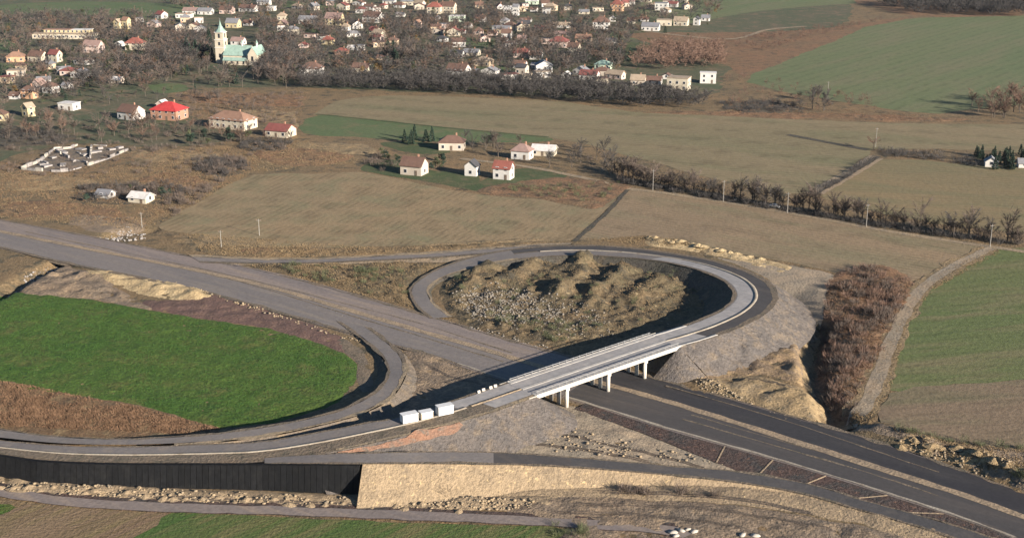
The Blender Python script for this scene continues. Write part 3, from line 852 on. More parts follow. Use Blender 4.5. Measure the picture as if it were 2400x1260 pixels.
DF = [(1340, 570, 2.3), (1230, 573, 1.8), (1100, 583, 1.3), (1000, 590, 1.0), (850, 599, .7), (700, 605, .5), (560, 602, .42), (440, 596, .42)]
DN = [(1330, 584, 2.3), (1225, 588, 1.8), (1100, 598, 1.3), (1000, 605, 1.0), (850, 612, .7), (700, 617, .5), (570, 617, .42), (470, 615, .42)]
df, dn = smooth_edges(DF, DN)
rd = tag(empty('link_ramp', (0, 0, 0)), kind='structure')
band('carriageway', df, dn, .30, .84, M['asphalt'], .06, rd)
band('far_shoulder', df, dn, .02, .30, M['shoulder'], .07, rd, wob=1.0)
band('near_shoulder', df, dn, .86, 1.04, M['verge'], .07, rd, wob=.3)
slope('link_ramp_slope', df, outward(df.copy(), dn.copy()), 1.8, M['waste'], 4, .2)
slope('link_ramp_slope', dn, outward(dn.copy(), df.copy()), 1.8, M['verge'], 4, .2)


def cone_end(name, p, d0, d1, ratio, mat, drop=-.3, n=14, rows=6):
    """quarter cone of earth closing a slope at a bridge end, from direction d0 round to d1"""
    a0, a1 = math.atan2(d0[1], d0[0]), math.atan2(d1[1], d1[0])
    da = (a1 - a0 + math.pi) % (2 * math.pi) - math.pi
    z0 = p[2] - .06
    V = []
    for i in range(rows + 1):
        f = i / rows
        for k in range(n + 1):
            a = a0 + da * k / n
            r = (z0 - drop) * ratio * f
            x, y = p[0] + r * math.cos(a), p[1] + r * math.sin(a)
            V.append((x, y, z0 + (drop - z0) * f + .2 * math.sin(math.pi * min(f, .9)) * float(vnoise(np.array([x]), np.array([y]), 2.5, 3, 3)[0])))
    idx = np.arange((rows + 1) * (n + 1)).reshape(rows + 1, n + 1)
    F = np.stack([idx[:-1, :-1], idx[1:, :-1], idx[1:, 1:], idx[:-1, 1:]], -1).reshape(-1, 4)
    V = np.array(V)
    mid = F[len(F) // 2]
    if np.cross(V[mid[1]] - V[mid[0]], V[mid[2]] - V[mid[0]])[2] < 0: F = F[:, ::-1]
    tag(link(name, mesh_np(name, V, F, mat)), kind='structure')


AXB = (G(1522, 786, 6.3) - G(1192, 895, 6.3))
AXB /= np.linalg.norm(AXB)
cone_end('slope_end', lo[0], oLO[0], -AXB, 1.6, M['slope_mauve'], -1.0)
cone_end('slope_end', li[0], oLI[0], -AXB, 1.5, M['slope_dark'])
cone_end('slope_end', on_[-1], oN[-1], AXB, 1.6, M['slope_mauve'])
cone_end('slope_end', of_[-1], oF[-1], AXB, 1.5, M['slope_dark'])
# orange soil spread on the slope crest beside the exit ramp
kk = slice(62, 84)
ee, qq = on_[kk], oN[kk]
w0 = np.interp(np.arange(len(ee)), [0, 8, 18, len(ee) - 1], [.6, 2.4, 2.0, .2])[:, None]
oa, ob = ee + qq * .2, ee + qq * (.2 + w0)
for e_, rr in ((oa, .2), (ob, None)):
    run = .2 if rr else (.2 + w0[:, 0])
    e_[:, 2] = ee[:, 2] - .06 - run / 1.6 + .22
band('orange_soil', oa, ob, 0, 1, M['orange_soil'], 0, None, nx=4, wob=1.0)


def track(name, pts, width, mat, lift=.13, wob=.4):
    c = catmull([G(a, b) for a, b in pts], 10)
    c = resample(c, 2.5)
    d = np.gradient(c, axis=0)
    d[:, 2] = 0
    d /= np.linalg.norm(d, axis=1)[:, None]
    q = np.stack([-d[:, 1], d[:, 0], 0 * d[:, 0]], 1) * width / 2
    l, r = c + q, c - q
    for e in (l, r): e[:, 2] = h(e[:, 0], e[:, 1])
    return band(name, l, r, 0, 1, mat, lift, None, nx=3, wob=wob)


track('country_lane', [(1080, 372), (1240, 392), (1380, 420), (1460, 440), (1560, 453), (1700, 474), (1900, 508), (2100, 545), (2330, 580), (2460, 598)], 3.4, M['shoulder'])
track('field_track', [(2322, 583), (2240, 622), (2165, 672), (2120, 730), (2085, 800), (2058, 880), (2025, 950), (1985, 995)], 7.0, M['straw'], .15, 1.6)
track('field_track', [(2324, 582), (2242, 621), (2168, 671), (2123, 730), (2088, 800), (2060, 880), (2027, 950), (1988, 995)], 3.6, M['sand_grey'], .18, .5)
track('field_track', [(1895, 455), (1960, 418), (2045, 366)], 3.0, M['shoulder'], .14)
track('field_track', [(1925, 455), (1985, 420), (2065, 372)], 2.0, M['median'], .14)
track('field_boundary', [(1910, 455), (1972, 418), (2055, 366)], 4.0, M['slope_dark'], .10)
track('field_boundary', [(1472, 445), (1412, 508), (1346, 566)], 1.8, M['slope_dark'], .14)
track('field_boundary', [(1846, 316), (1940, 334), (2035, 352)], 4.0, M['slope_dark'], .12)
track('field_boundary', [(742, 268), (900, 284), (1060, 301), (1285, 322)], 2.2, M['lawn'], .14)
track('service_track', [(-80, 1135), (0, 1148), (150, 1172), (400, 1187), (700, 1196), (1000, 1208), (1200, 1216), (1380, 1226), (1560, 1240), (1700, 1270)], 5.0, M['red_verge'], .22)
track('service_track', [(-80, 1141), (0, 1153), (150, 1176), (400, 1190), (700, 1199), (1000, 1211), (1200, 1219), (1380, 1229), (1560, 1243), (1700, 1273)], 3.4, M['road_gravel'], .25)
track('village_road', [(-80, 45), (60, 42), (180, 52), (330, 68), (480, 95)], 5, M['slope_dark'], .1)
track('dirt_road', [(1480, 70), (1700, 92), (1800, 70), (1890, 62)], 4, M['shoulder'], .11)

for pts, w in (([(60, 553), (300, 605), (560, 662), (800, 735), (1000, 795), (1180, 850)], .6), ([(60, 545), (300, 596), (560, 652), (800, 712), (1000, 765), (1200, 830)], .5), ([(1600, 985), (1800, 1043), (2000, 1100), (2200, 1165)], .5), ([(1620, 975), (1820, 1033), (2020, 1090), (2220, 1155)], .4),
               ([(1560, 908), (1750, 962), (1950, 1025), (2200, 1110)], .5)):
    track('dirt_streak', pts, w, M['verge'], MZ + .055, .3)

# ------------------------------------------------------------------ retaining wall of black mesh under the overpass road
def retaining_wall():
    root = tag(empty('retaining_wall', tuple(G(420, 1140, 0))), 'long steep black mesh retaining wall below the road, left foreground', 'retaining wall')
    base = Vector(root.location)
    top = np.array([p for p in on_[:58]] + [p for p in cn[8:22]])
    # top line from left frame edge to the end at x = 842 px
    T = [(-110, 1057, 4.3), (0, 1067, 4.3), (100, 1080, 4.4), (250, 1086, 4.55), (400, 1087, 4.75), (600, 1087, 5.1), (740, 1087.5, 5.6), (843, 1088, 5.85)]
    t = resample(catmull([G(*q) for q in T], 10), 1.25)
    d = np.gradient(t, axis=0)
    d[:, 2] = 0
    d /= np.linalg.norm(d, axis=1)[:, None]
    out = np.stack([d[:, 1], -d[:, 0], 0 * d[:, 0]], 1)
    for k in range(len(t) - 1):
        a, b = t[k], t[k + 1]
        g = (b - a) * .03
        pr = .04 + .04 * random.random()
        mb = MB()
        rows = []
        for f in (0, .33, .67, 1.0):
            row = []
            for p, q, s in ((a, out[k], 1), (b, out[k + 1], -1)):
                w = p + g * s + q * (.35 + pr + f * (p[2] * .24))
                w = w.copy()
                w[2] = p[2] - .02 - f * (p[2] + .2)
                row.append(w - np.array(base))
            rows.append(row)
        for i in range(3):
            mb.poly([rows[i][0], rows[i + 1][0], rows[i + 1][1], rows[i][1]])
        # thickness: sides and top
        bk = [[p - np.array((*(out[k][:2] * .3), 0)) for p in r] for r in rows]
        for i in range(3):
            mb.poly([bk[i][0], bk[i + 1][0], rows[i + 1][0], rows[i][0]])
            mb.poly([rows[i][1], rows[i + 1][1], bk[i + 1][1], bk[i][1]])
        mb.poly([bk[0][0], rows[0][0], rows[0][1], bk[0][1]])
        mb.build('wall_panel', M['wall_mesh'], root)
    # dark core behind the panels
    mb = MB()
    for k in range(len(t) - 1):
        a, b = t[k] - np.array(base), t[k + 1] - np.array(base)
        qa, qb = out[k], out[k + 1]
        a1 = a + qa * (.22 + t[k][2] * .24); a1 = a1.copy(); a1[2] = -.25
        b1 = b + qb * (.22 + t[k + 1][2] * .24); b1 = b1.copy(); b1[2] = -.25
        mb.poly([a + qa * .22, a1, b1, b + qb * .22])
        mb.poly([a - qa * .6, a + qa * .22, b + qb * .22, b - qb * .6])
    e, q = t[-1] - np.array(base), out[-1]
    e1 = e + q * (.22 + t[-1][2] * .24); e1 = e1.copy(); e1[2] = -.25
    e2 = e - q * 1.5; e2 = e2.copy(); e2[2] = -.25
    mb.poly([e - q * 1.5, e2, e1, e + q * .22])
    mb.build('wall_core', M['wall_mesh'], root)


retaining_wall()

# ------------------------------------------------------------------ overpass bridge
BZ = 6.3
bA, bB = G(1192, 895, BZ), G(1522, 786, BZ)          # far edge, left and right end
bC, bD = G(1258, 926, BZ), G(1592, 811, BZ)          # near edge


def bpt(u, v, z):
    p = (bA * (1 - u) + bB * u) * (1 - v) + (bC * (1 - u) + bD * u) * v
    return np.array([p[0], p[1], z])


def bridge():
    org = bpt(.5, .5, 0)
    root = tag(empty('overpass_bridge', tuple(org)), 'pale concrete road bridge on round columns crossing over the motorway', 'bridge')

    def slab(name, u0, u1, v0, v1, z0, z1, mat, n=1, parent=root):
        mb = MB()
        us = np.linspace(u0, u1, n + 1)
        for k in range(n):
            c = [bpt(us[k], v0, z0) - org, bpt(us[k], v1, z0) - org, bpt(us[k + 1], v1, z0) - org, bpt(us[k + 1], v0, z0) - org]
            t = [q + np.array([0, 0, z1 - z0]) for q in c]
            mb.poly(t)
            mb.poly(c[::-1])
            mb.poly([c[0], t[0], t[3], c[3]][::-1]) if False else mb.poly([c[3], t[3], t[0], c[0]])
            mb.poly([c[1], t[1], t[2], c[2]])
            mb.poly([c[0], t[0], t[1], c[1]])
            mb.poly([c[2], t[2], t[3], c[3]])
        return mb.build(name, mat, parent)

    slab('deck', -.01, 1.0, .035, .965, BZ - .55, BZ - .02, M['concrete'])
    for v in (.14, .38, .62, .86):
        slab('girder', .0, 1.0, v - .05, v + .05, BZ - 1.25, BZ - .54, M['concrete'])
    slab('roadway', -.02, 1.02, .13, .47, BZ - .03, BZ + .06, M['bridge_lane'])
    slab('roadway', -.02, 1.02, .57, .87, BZ - .03, BZ + .06, M['bridge_lane'])
    slab('walkway', -.01, 1.01, .0, .13, BZ - .05, BZ + .17, M['walkway'])
    slab('median_kerb', -.01, 1.01, .47, .57, BZ - .05, BZ + .17, M['walkway'])
    slab('walkway', -.01, 1.01, .87, 1.0, BZ - .05, BZ + .17, M['walkway'])
    slab('fascia', -.005, 1.005, 1.0, 1.03, BZ - .75, BZ + .22, M['concrete_white'])
    slab('fascia', -.005, 1.005, -.03, .0, BZ - .75, BZ + .22, M['concrete_white'])
    for v in (.022, .978):
        r = slab('guard_rail', .0, 1.0, v - .004, v + .004, BZ + .78, BZ + .92, M['steel'])
        for u in np.linspace(.01, .99, 22):
            mb = MB()
            p = bpt(u, v, 0) - org
            mb.box((p[0], p[1], BZ + .60), (.12, .12, .9))
            mb.build('post', M['steel'], r)
    # piers: four columns each under a cross beam
    for u in (.215, .50, .765):
        cb = slab('cross_beam', u - .012, u + .012, .06, .94, BZ - 1.95, BZ - 1.26, M['concrete_white'])
        for v in (.10, .36, .63, .90):
            p = bpt(u, v, 0) - org
            mb = MB()
            mb.tube((p[0], p[1], -.3), (p[0], p[1], BZ - 1.9), .48, .48, 14)
            mb.build('column', M['concrete_white'], cb, True)
    for u, s in ((-.004, -1), (1.004, 1)):
        ab = slab('abutment', u - .014, u + .014, -.01, 1.01, -.3, BZ - .6, M['concrete'])
        slab('wing_wall', min(u, u + s * .05), max(u, u + s * .05), 1.012, 1.035, -.3, BZ + .1, M['concrete'])
        slab('wing_wall', min(u, u + s * .05), max(u, u + s * .05), -.04, -.017, -.3, BZ + .1, M['concrete'])
    # paved cone below the right end
    return root


bridge()

# earth cones at the two abutments
def cone_fill(name, u, sgn, mat):
    cs = []
    n = 24
    c0 = bpt(u, 0, 0)
    c1 = bpt(u, 1, 0)
    ax = (bpt(1, .5, 0) - bpt(0, .5, 0))
    ax /= np.linalg.norm(ax)
    zt = BZ - 1.4
    V = []
    rows = 7
    for i in range(rows + 1):
        f = i / rows
        run = zt * 1.35 * f
        line = []
        for k in range(n + 1):
            s = k / n
            p = c0 + (c1 - c0) * (s * 1.3 - .15) - ax * sgn * run
            w = max(0, abs(s - .5) - .38) / .12
            z = zt * (1 - f) - .05
            line.append((p[0], p[1], z - .3 * f + .12 * float(vnoise(np.array([p[0]]), np.array([p[1]]), 2, 5, 2)[0])))
        V.append(line)
    V = np.array(V)
    m, q = V.shape[:2]
    idx = np.arange(m * q).reshape(m, q)
    F = np.stack([idx[:-1, :-1], idx[1:, :-1], idx[1:, 1:], idx[:-1, 1:]], -1).reshape(-1, 4)
    V = V.reshape(-1, 3)
    mid = F[len(F) // 2]
    if np.cross(V[mid[1]] - V[mid[0]], V[mid[2]] - V[mid[0]])[2] < 0: F = F[:, ::-1]
    tag(link(name, mesh_np(name, V, F, mat)), kind='structure')


cone_fill('abutment_slope', 1.0, 1, M['slope_grey'])
cone_fill('abutment_slope', 0.0, -1, M['slope_grey'])


from mathutils.bvhtree import BVHTree
_bv, _bf, _n = [], [], 0
for _v, _f in SURF:
    _bv.append(_v); _bf.append(_f + _n); _n += len(_v)
BVH = BVHTree.FromPolygons(np.vstack(_bv).tolist(), np.vstack(_bf).tolist())


def top(x, y):
    """height of the ground as built, roughness included"""
    hit = BVH.ray_cast(Vector((x, y, 60)), Vector((0, 0, -1)))
    z = h1(x, y) if hit[0] is None else hit[0].z
    return z


def sample_px(poly, n, clump=0.0, cs=9.0, seed=1):
    """n ground points spread evenly over the ground inside a photo outline"""
    g = pxpoly(poly)
    lo, hi = g.min(0), g.max(0)
    out = np.zeros((0, 2))
    for _ in range(60):
        c = RNG.uniform(lo, hi, (max(64, n * 3), 2))
        c = c[inpoly(c[:, 0], c[:, 1], g)]
        if clump:
            v = vnoise(c[:, 0], c[:, 1], cs, seed, 2)
            c = c[RNG.uniform(-clump, clump, len(c)) < v]
        out = np.vstack([out, c])
        if len(out) >= n: break
    out = out[:n]
    zz = h(out[:, 0], out[:, 1])
    for i, (a, b) in enumerate(out):
        hit = BVH.ray_cast(Vector((a, b, 60)), Vector((0, 0, -1)))
        if hit[0] is not None: zz[i] = hit[0].z
    return np.c_[out, zz]


def rut(pts):
    c = resample(catmull([G(a, b) for a, b in pts], 10), 1.0)
    d = np.gradient(c, axis=0)
    d /= np.linalg.norm(d, axis=1)[:, None]
    q = np.stack([-d[:, 1], d[:, 0], 0 * d[:, 0]], 1) * .3
    l, r = c + q, c - q
    for e in (l, r):
        for k in range(len(e)): e[k, 2] = top(e[k, 0], e[k, 1]) + .03
    band('wheel_rut', l, r, 0, 1, M['rut'], 0, None, nx=2, wob=.15)


for pts in ([(1290, 1010), (1420, 1040), (1560, 1072), (1650, 1096)], [(1250, 1040), (1380, 1055), (1520, 1080)], [(1350, 1180), (1550, 1185), (1750, 1205), (1950, 1240)], [(1300, 1200), (1500, 1205), (1700, 1232), (1800, 1262)],
            [(990, 850), (1050, 880), (1120, 900)], [(1640, 870), (1720, 842), (1800, 815), (1880, 790)], [(1660, 905), (1760, 895), (1850, 915)], [(300, 1165), (600, 1172), (900, 1188)], [(1400, 1150), (1700, 1165), (1900, 1200)]):
    for off in (0, 4.5):
        rut([(a + off * 1.2, b + off) for a, b in pts])

# ------------------------------------------------------------------ ordinals for labels
_ones = ['', 'first', 'second', 'third', 'fourth', 'fifth', 'sixth', 'seventh', 'eighth', 'ninth', 'tenth', 'eleventh', 'twelfth', 'thirteenth', 'fourteenth',
         'fifteenth', 'sixteenth', 'seventeenth', 'eighteenth', 'nineteenth']
_tens = {2: ('twentieth', 'twenty'), 3: ('thirtieth', 'thirty'), 4: ('fortieth', 'forty'), 5: ('fiftieth', 'fifty'), 6: ('sixtieth', 'sixty'), 7: ('seventieth', 'seventy'), 8: ('eightieth', 'eighty'), 9: ('ninetieth', 'ninety')}


def ordinal(n):
    if n < 20: return _ones[n]
    if n >= 100: return 'hundredth' if n == 100 else 'hundred and ' + ordinal(n - 100)
    t, o = divmod(n, 10)
    return _tens[t][0] if o == 0 else _tens[t][1] + '-' + _ones[o]


def label_row(roots, text, cat, group):
    """label a row or clump of like things left to right"""
    roots = sorted(roots, key=lambda o: P(o.location)[0])
    for i, o in enumerate(roots):
        lab = text if len(roots) == 1 else '%s, %s from left' % (text, ordinal(i + 1))
        tag(o, lab, cat, group if len(roots) > 1 else None)


# ------------------------------------------------------------------ houses
def mesh_box(name, s, mat):
    mb = MB()
    mb.box((0, 0, 0), s)
    return mb.mesh(name, mat)


WIN = mesh_box('window', (1.15, .10, 1.35), M['glass'])
WINS = mesh_box('window_frame', (1.45, .06, 1.65), M['white_metal'])
DOOR = mesh_box('door', (1.1, .10, 2.1), M['wood'])
CHIM = mesh_box('chimney', (.6, .6, 1.6), M['w_brick'])
HOUSES = []           # (x, y, radius, x0, x1, y1)


def house(loc, w, d, wall, roofh, wc, rc, rt, yaw, ax='x', chimney=True):
    root = empty('house', loc, yaw)
    mb = MB()
    hw, hd = w / 2, d / 2
    z0 = -.3
    pts = [(-hw, -hd), (hw, -hd), (hw, hd), (-hw, hd)]
    for i in range(4):
        a, b = pts[i], pts[(i + 1) % 4]
        mb.poly([(a[0], a[1], z0), (b[0], b[1], z0), (b[0], b[1], wall), (a[0], a[1], wall)])
    if rt == 'gable':
        if ax == 'x':
            mb.poly([(hw, -hd, wall), (hw, hd, wall), (hw, 0, wall + roofh - .1)])
            mb.poly([(-hw, hd, wall), (-hw, -hd, wall), (-hw, 0, wall + roofh - .1)])
        else:
            mb.poly([(-hw, -hd, wall), (hw, -hd, wall), (0, -hd, wall + roofh - .1)])
            mb.poly([(hw, hd, wall), (-hw, hd, wall), (0, hd, wall + roofh - .1)])
    else:
        mb.poly([(x, y, wall - .02) for x, y in pts])
    mb.build('wall', M['w_' + wc], root)
    rb_ = MB()
    ov = .45
    th = .22
    if rt == 'flat':
        rb_.box((0, 0, wall + .18), (w + .5, d + .5, .4))
    elif rt == 'hip':
        r = max(.3, (max(w, d) - min(w, d)) / 2)
        R = [(-r, 0), (r, 0)] if w >= d else [(0, -r), (0, r)]
        q = [(-hw - ov, -hd - ov), (hw + ov, -hd - ov), (hw + ov, hd + ov), (-hw - ov, hd + ov)]
        e = wall - .05
        rb_.v = [(x, y, e) for x, y in q] + [(x, y, wall + roofh) for x, y in R] + [(x, y, e - th) for x, y in q]
        rb_.f = ([[0, 1, 5, 4], [1, 2, 5], [2, 3, 4, 5], [3, 0, 4]] if w >= d else [[0, 1, 4], [1, 2, 5, 4], [2, 3, 5], [3, 0, 4, 5]]) + \
                [[0, 6, 7, 1], [1, 7, 8, 2], [2, 8, 9, 3], [3, 9, 6, 0], [9, 8, 7, 6]]
    else:
        a, b = (hw, hd) if ax == 'x' else (hd, hw)
        k = roofh / b
        sec = [(-b - ov, wall - ov * k), (0, wall + roofh), (b + ov, wall - ov * k), (b + ov, wall - ov * k - th), (0, wall + roofh - th), (-b - ov, wall - ov * k - th)]
        for x in (-a - ov, a + ov):
            for y, z in sec:
                rb_.v.append((x, y, z) if ax == 'x' else (-y, x, z))
        for i in range(6):
            j = (i + 1) % 6
            rb_.f.append([i, j, 6 + j, 6 + i][::-1])
        rb_.f.append([5, 4, 1, 0]); rb_.f.append([4, 3, 2, 1])
        rb_.f.append([6, 7, 10, 11]); rb_.f.append([7, 8, 9, 10])
    rf = rb_.build('roof', M['r_' + rc], root)
    if chimney and rt != 'flat' and w > 6:
        link('chimney', CHIM, rf, (w * .18, d * .08, wall + roofh * .95 + .3))
    st = 2 if wall > 4.6 else 1
    n = max(1, min(14, int(w / 3.2)))
    first = True
    for s_ in range(st):
        zz = 1.6 + s_ * 2.8
        for i in range(n):
            x = -hw + w * (i + .5) / n
            if s_ == 0 and i == n // 2 and n > 1:
                link('door', DOOR, root, (x, -hd - .03, 1.05))
                continue
            f = link('window', WINS, root, (x, -hd - .01, zz))
            link('pane', WIN, f, (0, -.03, 0))
        ns = max(1, int(d / 4.5))
        for i in range(ns):
            y = -hd + d * (i + .5) / ns
            f = link('window', WINS, root, (hw + .01, y, zz), math.pi / 2)
            link('pane', WIN, f, (0, -.03, 0))
    return root


# photo boxes: x0, x1, y0, y1, wall, roof, roof type, turn in degrees
HL = {
 'left of the church': [
   (189, 236, 93, 125, 'pink', 'pink', 'gable', -15), (290, 335, 87, 118, 'cream', 'red', 'hip', -10), (14, 58, 120, 146, 'orange', 'orange', 'hip', 10),
   (58, 104, 118, 145, 'cream', 'brown', 'gable', -20), (108, 140, 116, 146, 'cream', 'darkred', 'gable', -25), (132, 168, 154, 171, 'grey', 'grey', 'gable', 20),
   (45, 82, 200, 232, 'orange', 'brown', 'hip', -15), (18, 46, 214, 233, 'white', 'brown', 'gable', -10), (44, 74, 240, 274, 'yellow', 'tan', 'gable', -35),
   (-8, 12, 256, 284, 'yellow', 'brown', 'hip', 0), (130, 178, 241, 259, 'white', 'white', 'flat', -18), (262, 326, 243, 281, 'white', 'brown', 'gable', -30),
   (342, 425, 236, 282, 'brick', 'brightred', 'hip', -20), (362, 390, 233, 254, 'pink', 'white', 'gable', -20), (475, 588, 258, 303, 'cream', 'orange', 'hip', -25),
   (612, 682, 288, 322, 'cream', 'darkred', 'gable', -22), (248, 286, 178, 196, 'beige', 'white', 'gable', -20), (262, 284, 44, 69, 'yellow', 'tan', 'gable', -25), (282, 303, 40, 69, 'yellow', 'orange', 'gable', -25),
   (318, 332, 42, 53, 'white', 'grey', 'flat', -10), (268, 286, 96, 109, 'white', 'white', 'gable', -20), (85, 120, 183, 194, 'grey', 'grey', 'gable', 15), (140, 165, 196, 208, 'white', 'grey', 'gable', -20)],
 'at the top left edge': [
   (425, 462, 16, 34, 'white', 'pink', 'gable', -10), (460, 496, 17, 35, 'white', 'grey', 'gable', -10), (510, 545, 13, 33, 'pink', 'brown', 'gable', -15),
   (555, 600, 9, 28, 'white', 'brown', 'gable', -15), (525, 560, 42, 66, 'yellow', 'grey', 'gable', -15), (567, 592, 46, 61, 'white', 'brown', 'gable', -15),
   (410, 448, 34, 43, 'white', 'tan', 'flat', -5), (600, 632, -4, 13, 'white', 'grey', 'gable', -10), (624, 645, 15, 26, 'white', 'white', 'flat', -10)],
 'right of the church': [
   (537, 572, 86, 106, 'white', 'pink', 'gable', -15), (648, 671, 29, 48, 'cream', 'tan', 'hip', -10), (697, 741, 35, 56, 'white', 'grey', 'gable', -8),
   (757, 802, 25, 60, 'yellow', 'pink', 'gable', -15), (842, 894, 25, 53, 'white', 'brown', 'gable', -25), (750, 780, 84, 105, 'yellow', 'red', 'hip', -20),
   (697, 720, 98, 113, 'pink', 'darkred', 'gable', -10), (782, 814, 111, 129, 'brick', 'red', 'hip', -15), (812, 832, 105, 118, 'white', 'white', 'gable', -15), (835, 852, 108, 119, 'white', 'grey', 'flat', -10),
   (699, 753, 144, 178, 'white', 'brown', 'hip', -12), (820, 866, 146, 171, 'cream', 'brown', 'gable', -15), (880, 905, 128, 142, 'tan', 'brown', 'gable', -15)],
 'in the middle of the village': [
   (895, 926, -6, 10, 'white', 'grey', 'gable', -10), (937, 968, -5, 13, 'cream', 'grey', 'hip', -8), (997, 1034, 3, 33, 'cream', 'red', 'hip', -15), (1035, 1067, 3, 32, 'cream', 'brown', 'gable', -20),
   (965, 986, 46, 67, 'pink', 'orange', 'gable', -30), (1050, 1088, 36, 51, 'green', 'white', 'flat', -10), (1010, 1030, 36, 48, 'white', 'grey', 'gable', -10), (1108, 1138, 34, 52, 'white', 'brown', 'gable', -20),
   (1177, 1203, 13, 31, 'white', 'white', 'gable', -15), (1052, 1085, 116, 136, 'white', 'black', 'gable', -15), (1082, 1123, 113, 132, 'cream', 'grey', 'gable', -15), (1105, 1152, 131, 156, 'tan', 'tan', 'hip', -20),
   (1037, 1096, 147, 183, 'white', 'brown', 'gable', -25), (1088, 1122, 160, 176, 'beige', 'grey', 'gable', -15), (1085, 1105, 52, 66, 'white', 'brown', 'gable', -20), (1140, 1165, 72, 84, 'pink', 'brown', 'gable', -15),
   (1160, 1190, 88, 100, 'grey', 'brown', 'gable', -15), (925, 948, 28, 40, 'white', 'grey', 'gable', -15), (1062, 1090, 68, 80, 'white', 'darkred', 'gable', -15)],
 'on the village right side': [
   (1230, 1261, -6, 11, 'green', 'white', 'gable', -10), (1200, 1216, 10, 37, 'white', 'grey', 'gable', -15), (1240, 1259, 16, 28, 'white', 'brown', 'gable', -20), (1427, 1460, -2, 27, 'orange', 'red', 'hip', -20),
   (1463, 1488, -4, 11, 'white', 'pink', 'gable', -10), (1497, 1528, -8, 6, 'cream', 'grey', 'gable', -10), (1532, 1566, 6, 25, 'white', 'grey', 'flat', -15), (1355, 1381, 21, 34, 'cream', 'grey', 'gable', -10),
   (1295, 1338, 50, 66, 'white', 'tan', 'gable', -10), (1387, 1429, 38, 69, 'white', 'brown', 'hip', -10), (1427, 1441, 37, 51, 'white', 'grey', 'gable', -15), (1467, 1488, 41, 56, 'cream', 'brown', 'gable', -15),
   (1500, 1521, 39, 51, 'white', 'brown', 'gable', -10), (1500, 1546, 51, 73, 'white', 'grey', 'gable', -15), (1537, 1575, 45, 61, 'cream', 'tan', 'flat', -10), (1575, 1613, 38, 61, 'cream', 'tan', 'gable', -20),
   (1622, 1640, 38, 60, 'white', 'black', 'gable', -25), (1642, 1664, 34, 50, 'white', 'grey', 'gable', -15), (1295, 1338, 71, 86, 'pink', 'pink', 'gable', -10), (1345, 1386, 79, 101, 'tan', 'orange', 'gable', -15),
   (1417, 1442, 88, 102, 'white', 'grey', 'gable', -20), (1282, 1332, 84, 112, 'pink', 'darkred', 'hip', -15), (1325, 1358, 99, 128, 'cream', 'brown', 'gable', -25), (1200, 1240, 112, 136, 'pink', 'darkred', 'gable', -15),
   (1238, 1271, 118, 140, 'white', 'brown', 'gable', -15), (1198, 1233, 140, 161, 'white', 'brown', 'gable', -20), (1242, 1286, 146, 161, 'beige', 'grey', 'gable', -10), (1312, 1338, 166, 184, 'white', 'white', 'gable', -20),
   (1352, 1402, 162, 188, 'white', 'darkred', 'gable', -20), (1390, 1433, 140, 163, 'green', 'teal', 'hip', -15), (1222, 1246, 178, 189, 'cream', 'tan', 'flat', -10), (1475, 1512, 174, 201, 'beige', 'tan', 'gable', -15),
   (1512, 1551, 177, 199, 'white', 'brown', 'gable', -15), (1557, 1616, 180, 212, 'cream', 'tan', 'flat', -20), (1548, 1575, 172, 186, 'white', 'brown', 'gable', -15), (1639, 1679, 170, 196, 'white', 'white', 'flat', -8),
   (1250, 1275, 60, 72, 'white', 'darkred', 'gable', -15), (1215, 1245, 40, 52, 'white', 'brown', 'gable', -15)],
 'in the lane hamlet': [
   (1027, 1088, 316, 353, 'beige', 'brown', 'hip', -4), (930, 995, 366, 411, 'beige', 'brown', 'gable', -22), (1084, 1121, 374, 413, 'white', 'black', 'gable', -18), (1150, 1200, 376, 421, 'white', 'red', 'gable', -20),
   (1192, 1245, 336, 374, 'white', 'pink', 'hip', -20), (1240, 1302, 337, 366, 'cream', 'white', 'gable', -15)],
 'in scrub above the motorway': [
   (217, 260, 448, 467, 'white', 'grey', 'gable', -18), (292, 350, 448, 476, 'cream', 'white', 'gable', -20)],
 'under evergreens, right edge': [(2308, 2338, 366, 392, 'white', 'grey', 'gable', -15), (2388, 2415, 370, 394, 'white', 'grey', 'gable', -10)],
}
COLN = dict(white='white', cream='cream', yellow='yellow', pink='pink', tan='tan', grey='grey', green='pale green', orange='orange', brick='brick', beige='beige')
ROFN = dict(red='red', brightred='bright red', brown='brown', grey='grey', orange='orange', darkred='dark red', pink='pinkish', white='white', teal='teal', tan='tan', black='black')


def build_houses():
    for place, rows in HL.items():
        byl = {}
        for (x0, x1, y0, y1, wc, rc_, rt, yd) in rows:
            s = S(y1)
            yaw = math.radians(yd)
            W = (x1 - x0) / s
            d = min(11, max(5.5, W * .62))
            w = max(5.0, (W - d * abs(math.sin(yaw))) / math.cos(yaw))
            d = min(d, w * .9)
            Ht = max(3.4, min(10.0, ((y1 - y0) / s - .16 * d) / .95))
            rh = 0 if rt == 'flat' else min(Ht * .42, d * .45)
            if rt == 'flat': rh = 0
            wl = Ht - rh
            g = G((x0 + x1) / 2, y1)
            off = np.array([-math.sin(yaw), math.cos(yaw)]) * d / 2
            loc = (g[0] + off[0], g[1] + off[1], .12)
            r = house(loc, w, d, wl, rh, wc, rc_, rt, yaw, 'x' if (w > d * 1.15 or random.random() < .4) else 'y')
            HOUSES.append((loc[0], loc[1], max(w, d) * .7, x0, x1, y1))
            nm = '%s house with %s %sroof' % (COLN[wc], ROFN[rc_], 'flat ' if rt == 'flat' else '')
            byl.setdefault(nm, []).append(r)
        for nm, rs in byl.items():
            rs.sort(key=lambda o: P(o.location)[0])
            for i, o in enumerate(rs):
                tag(o, nm + ' ' + place if len(rs) == 1 else '%s %s, %s from left' % (nm, place, ordinal(i + 1)),
                    'house', 'houses of the village')


build_houses()

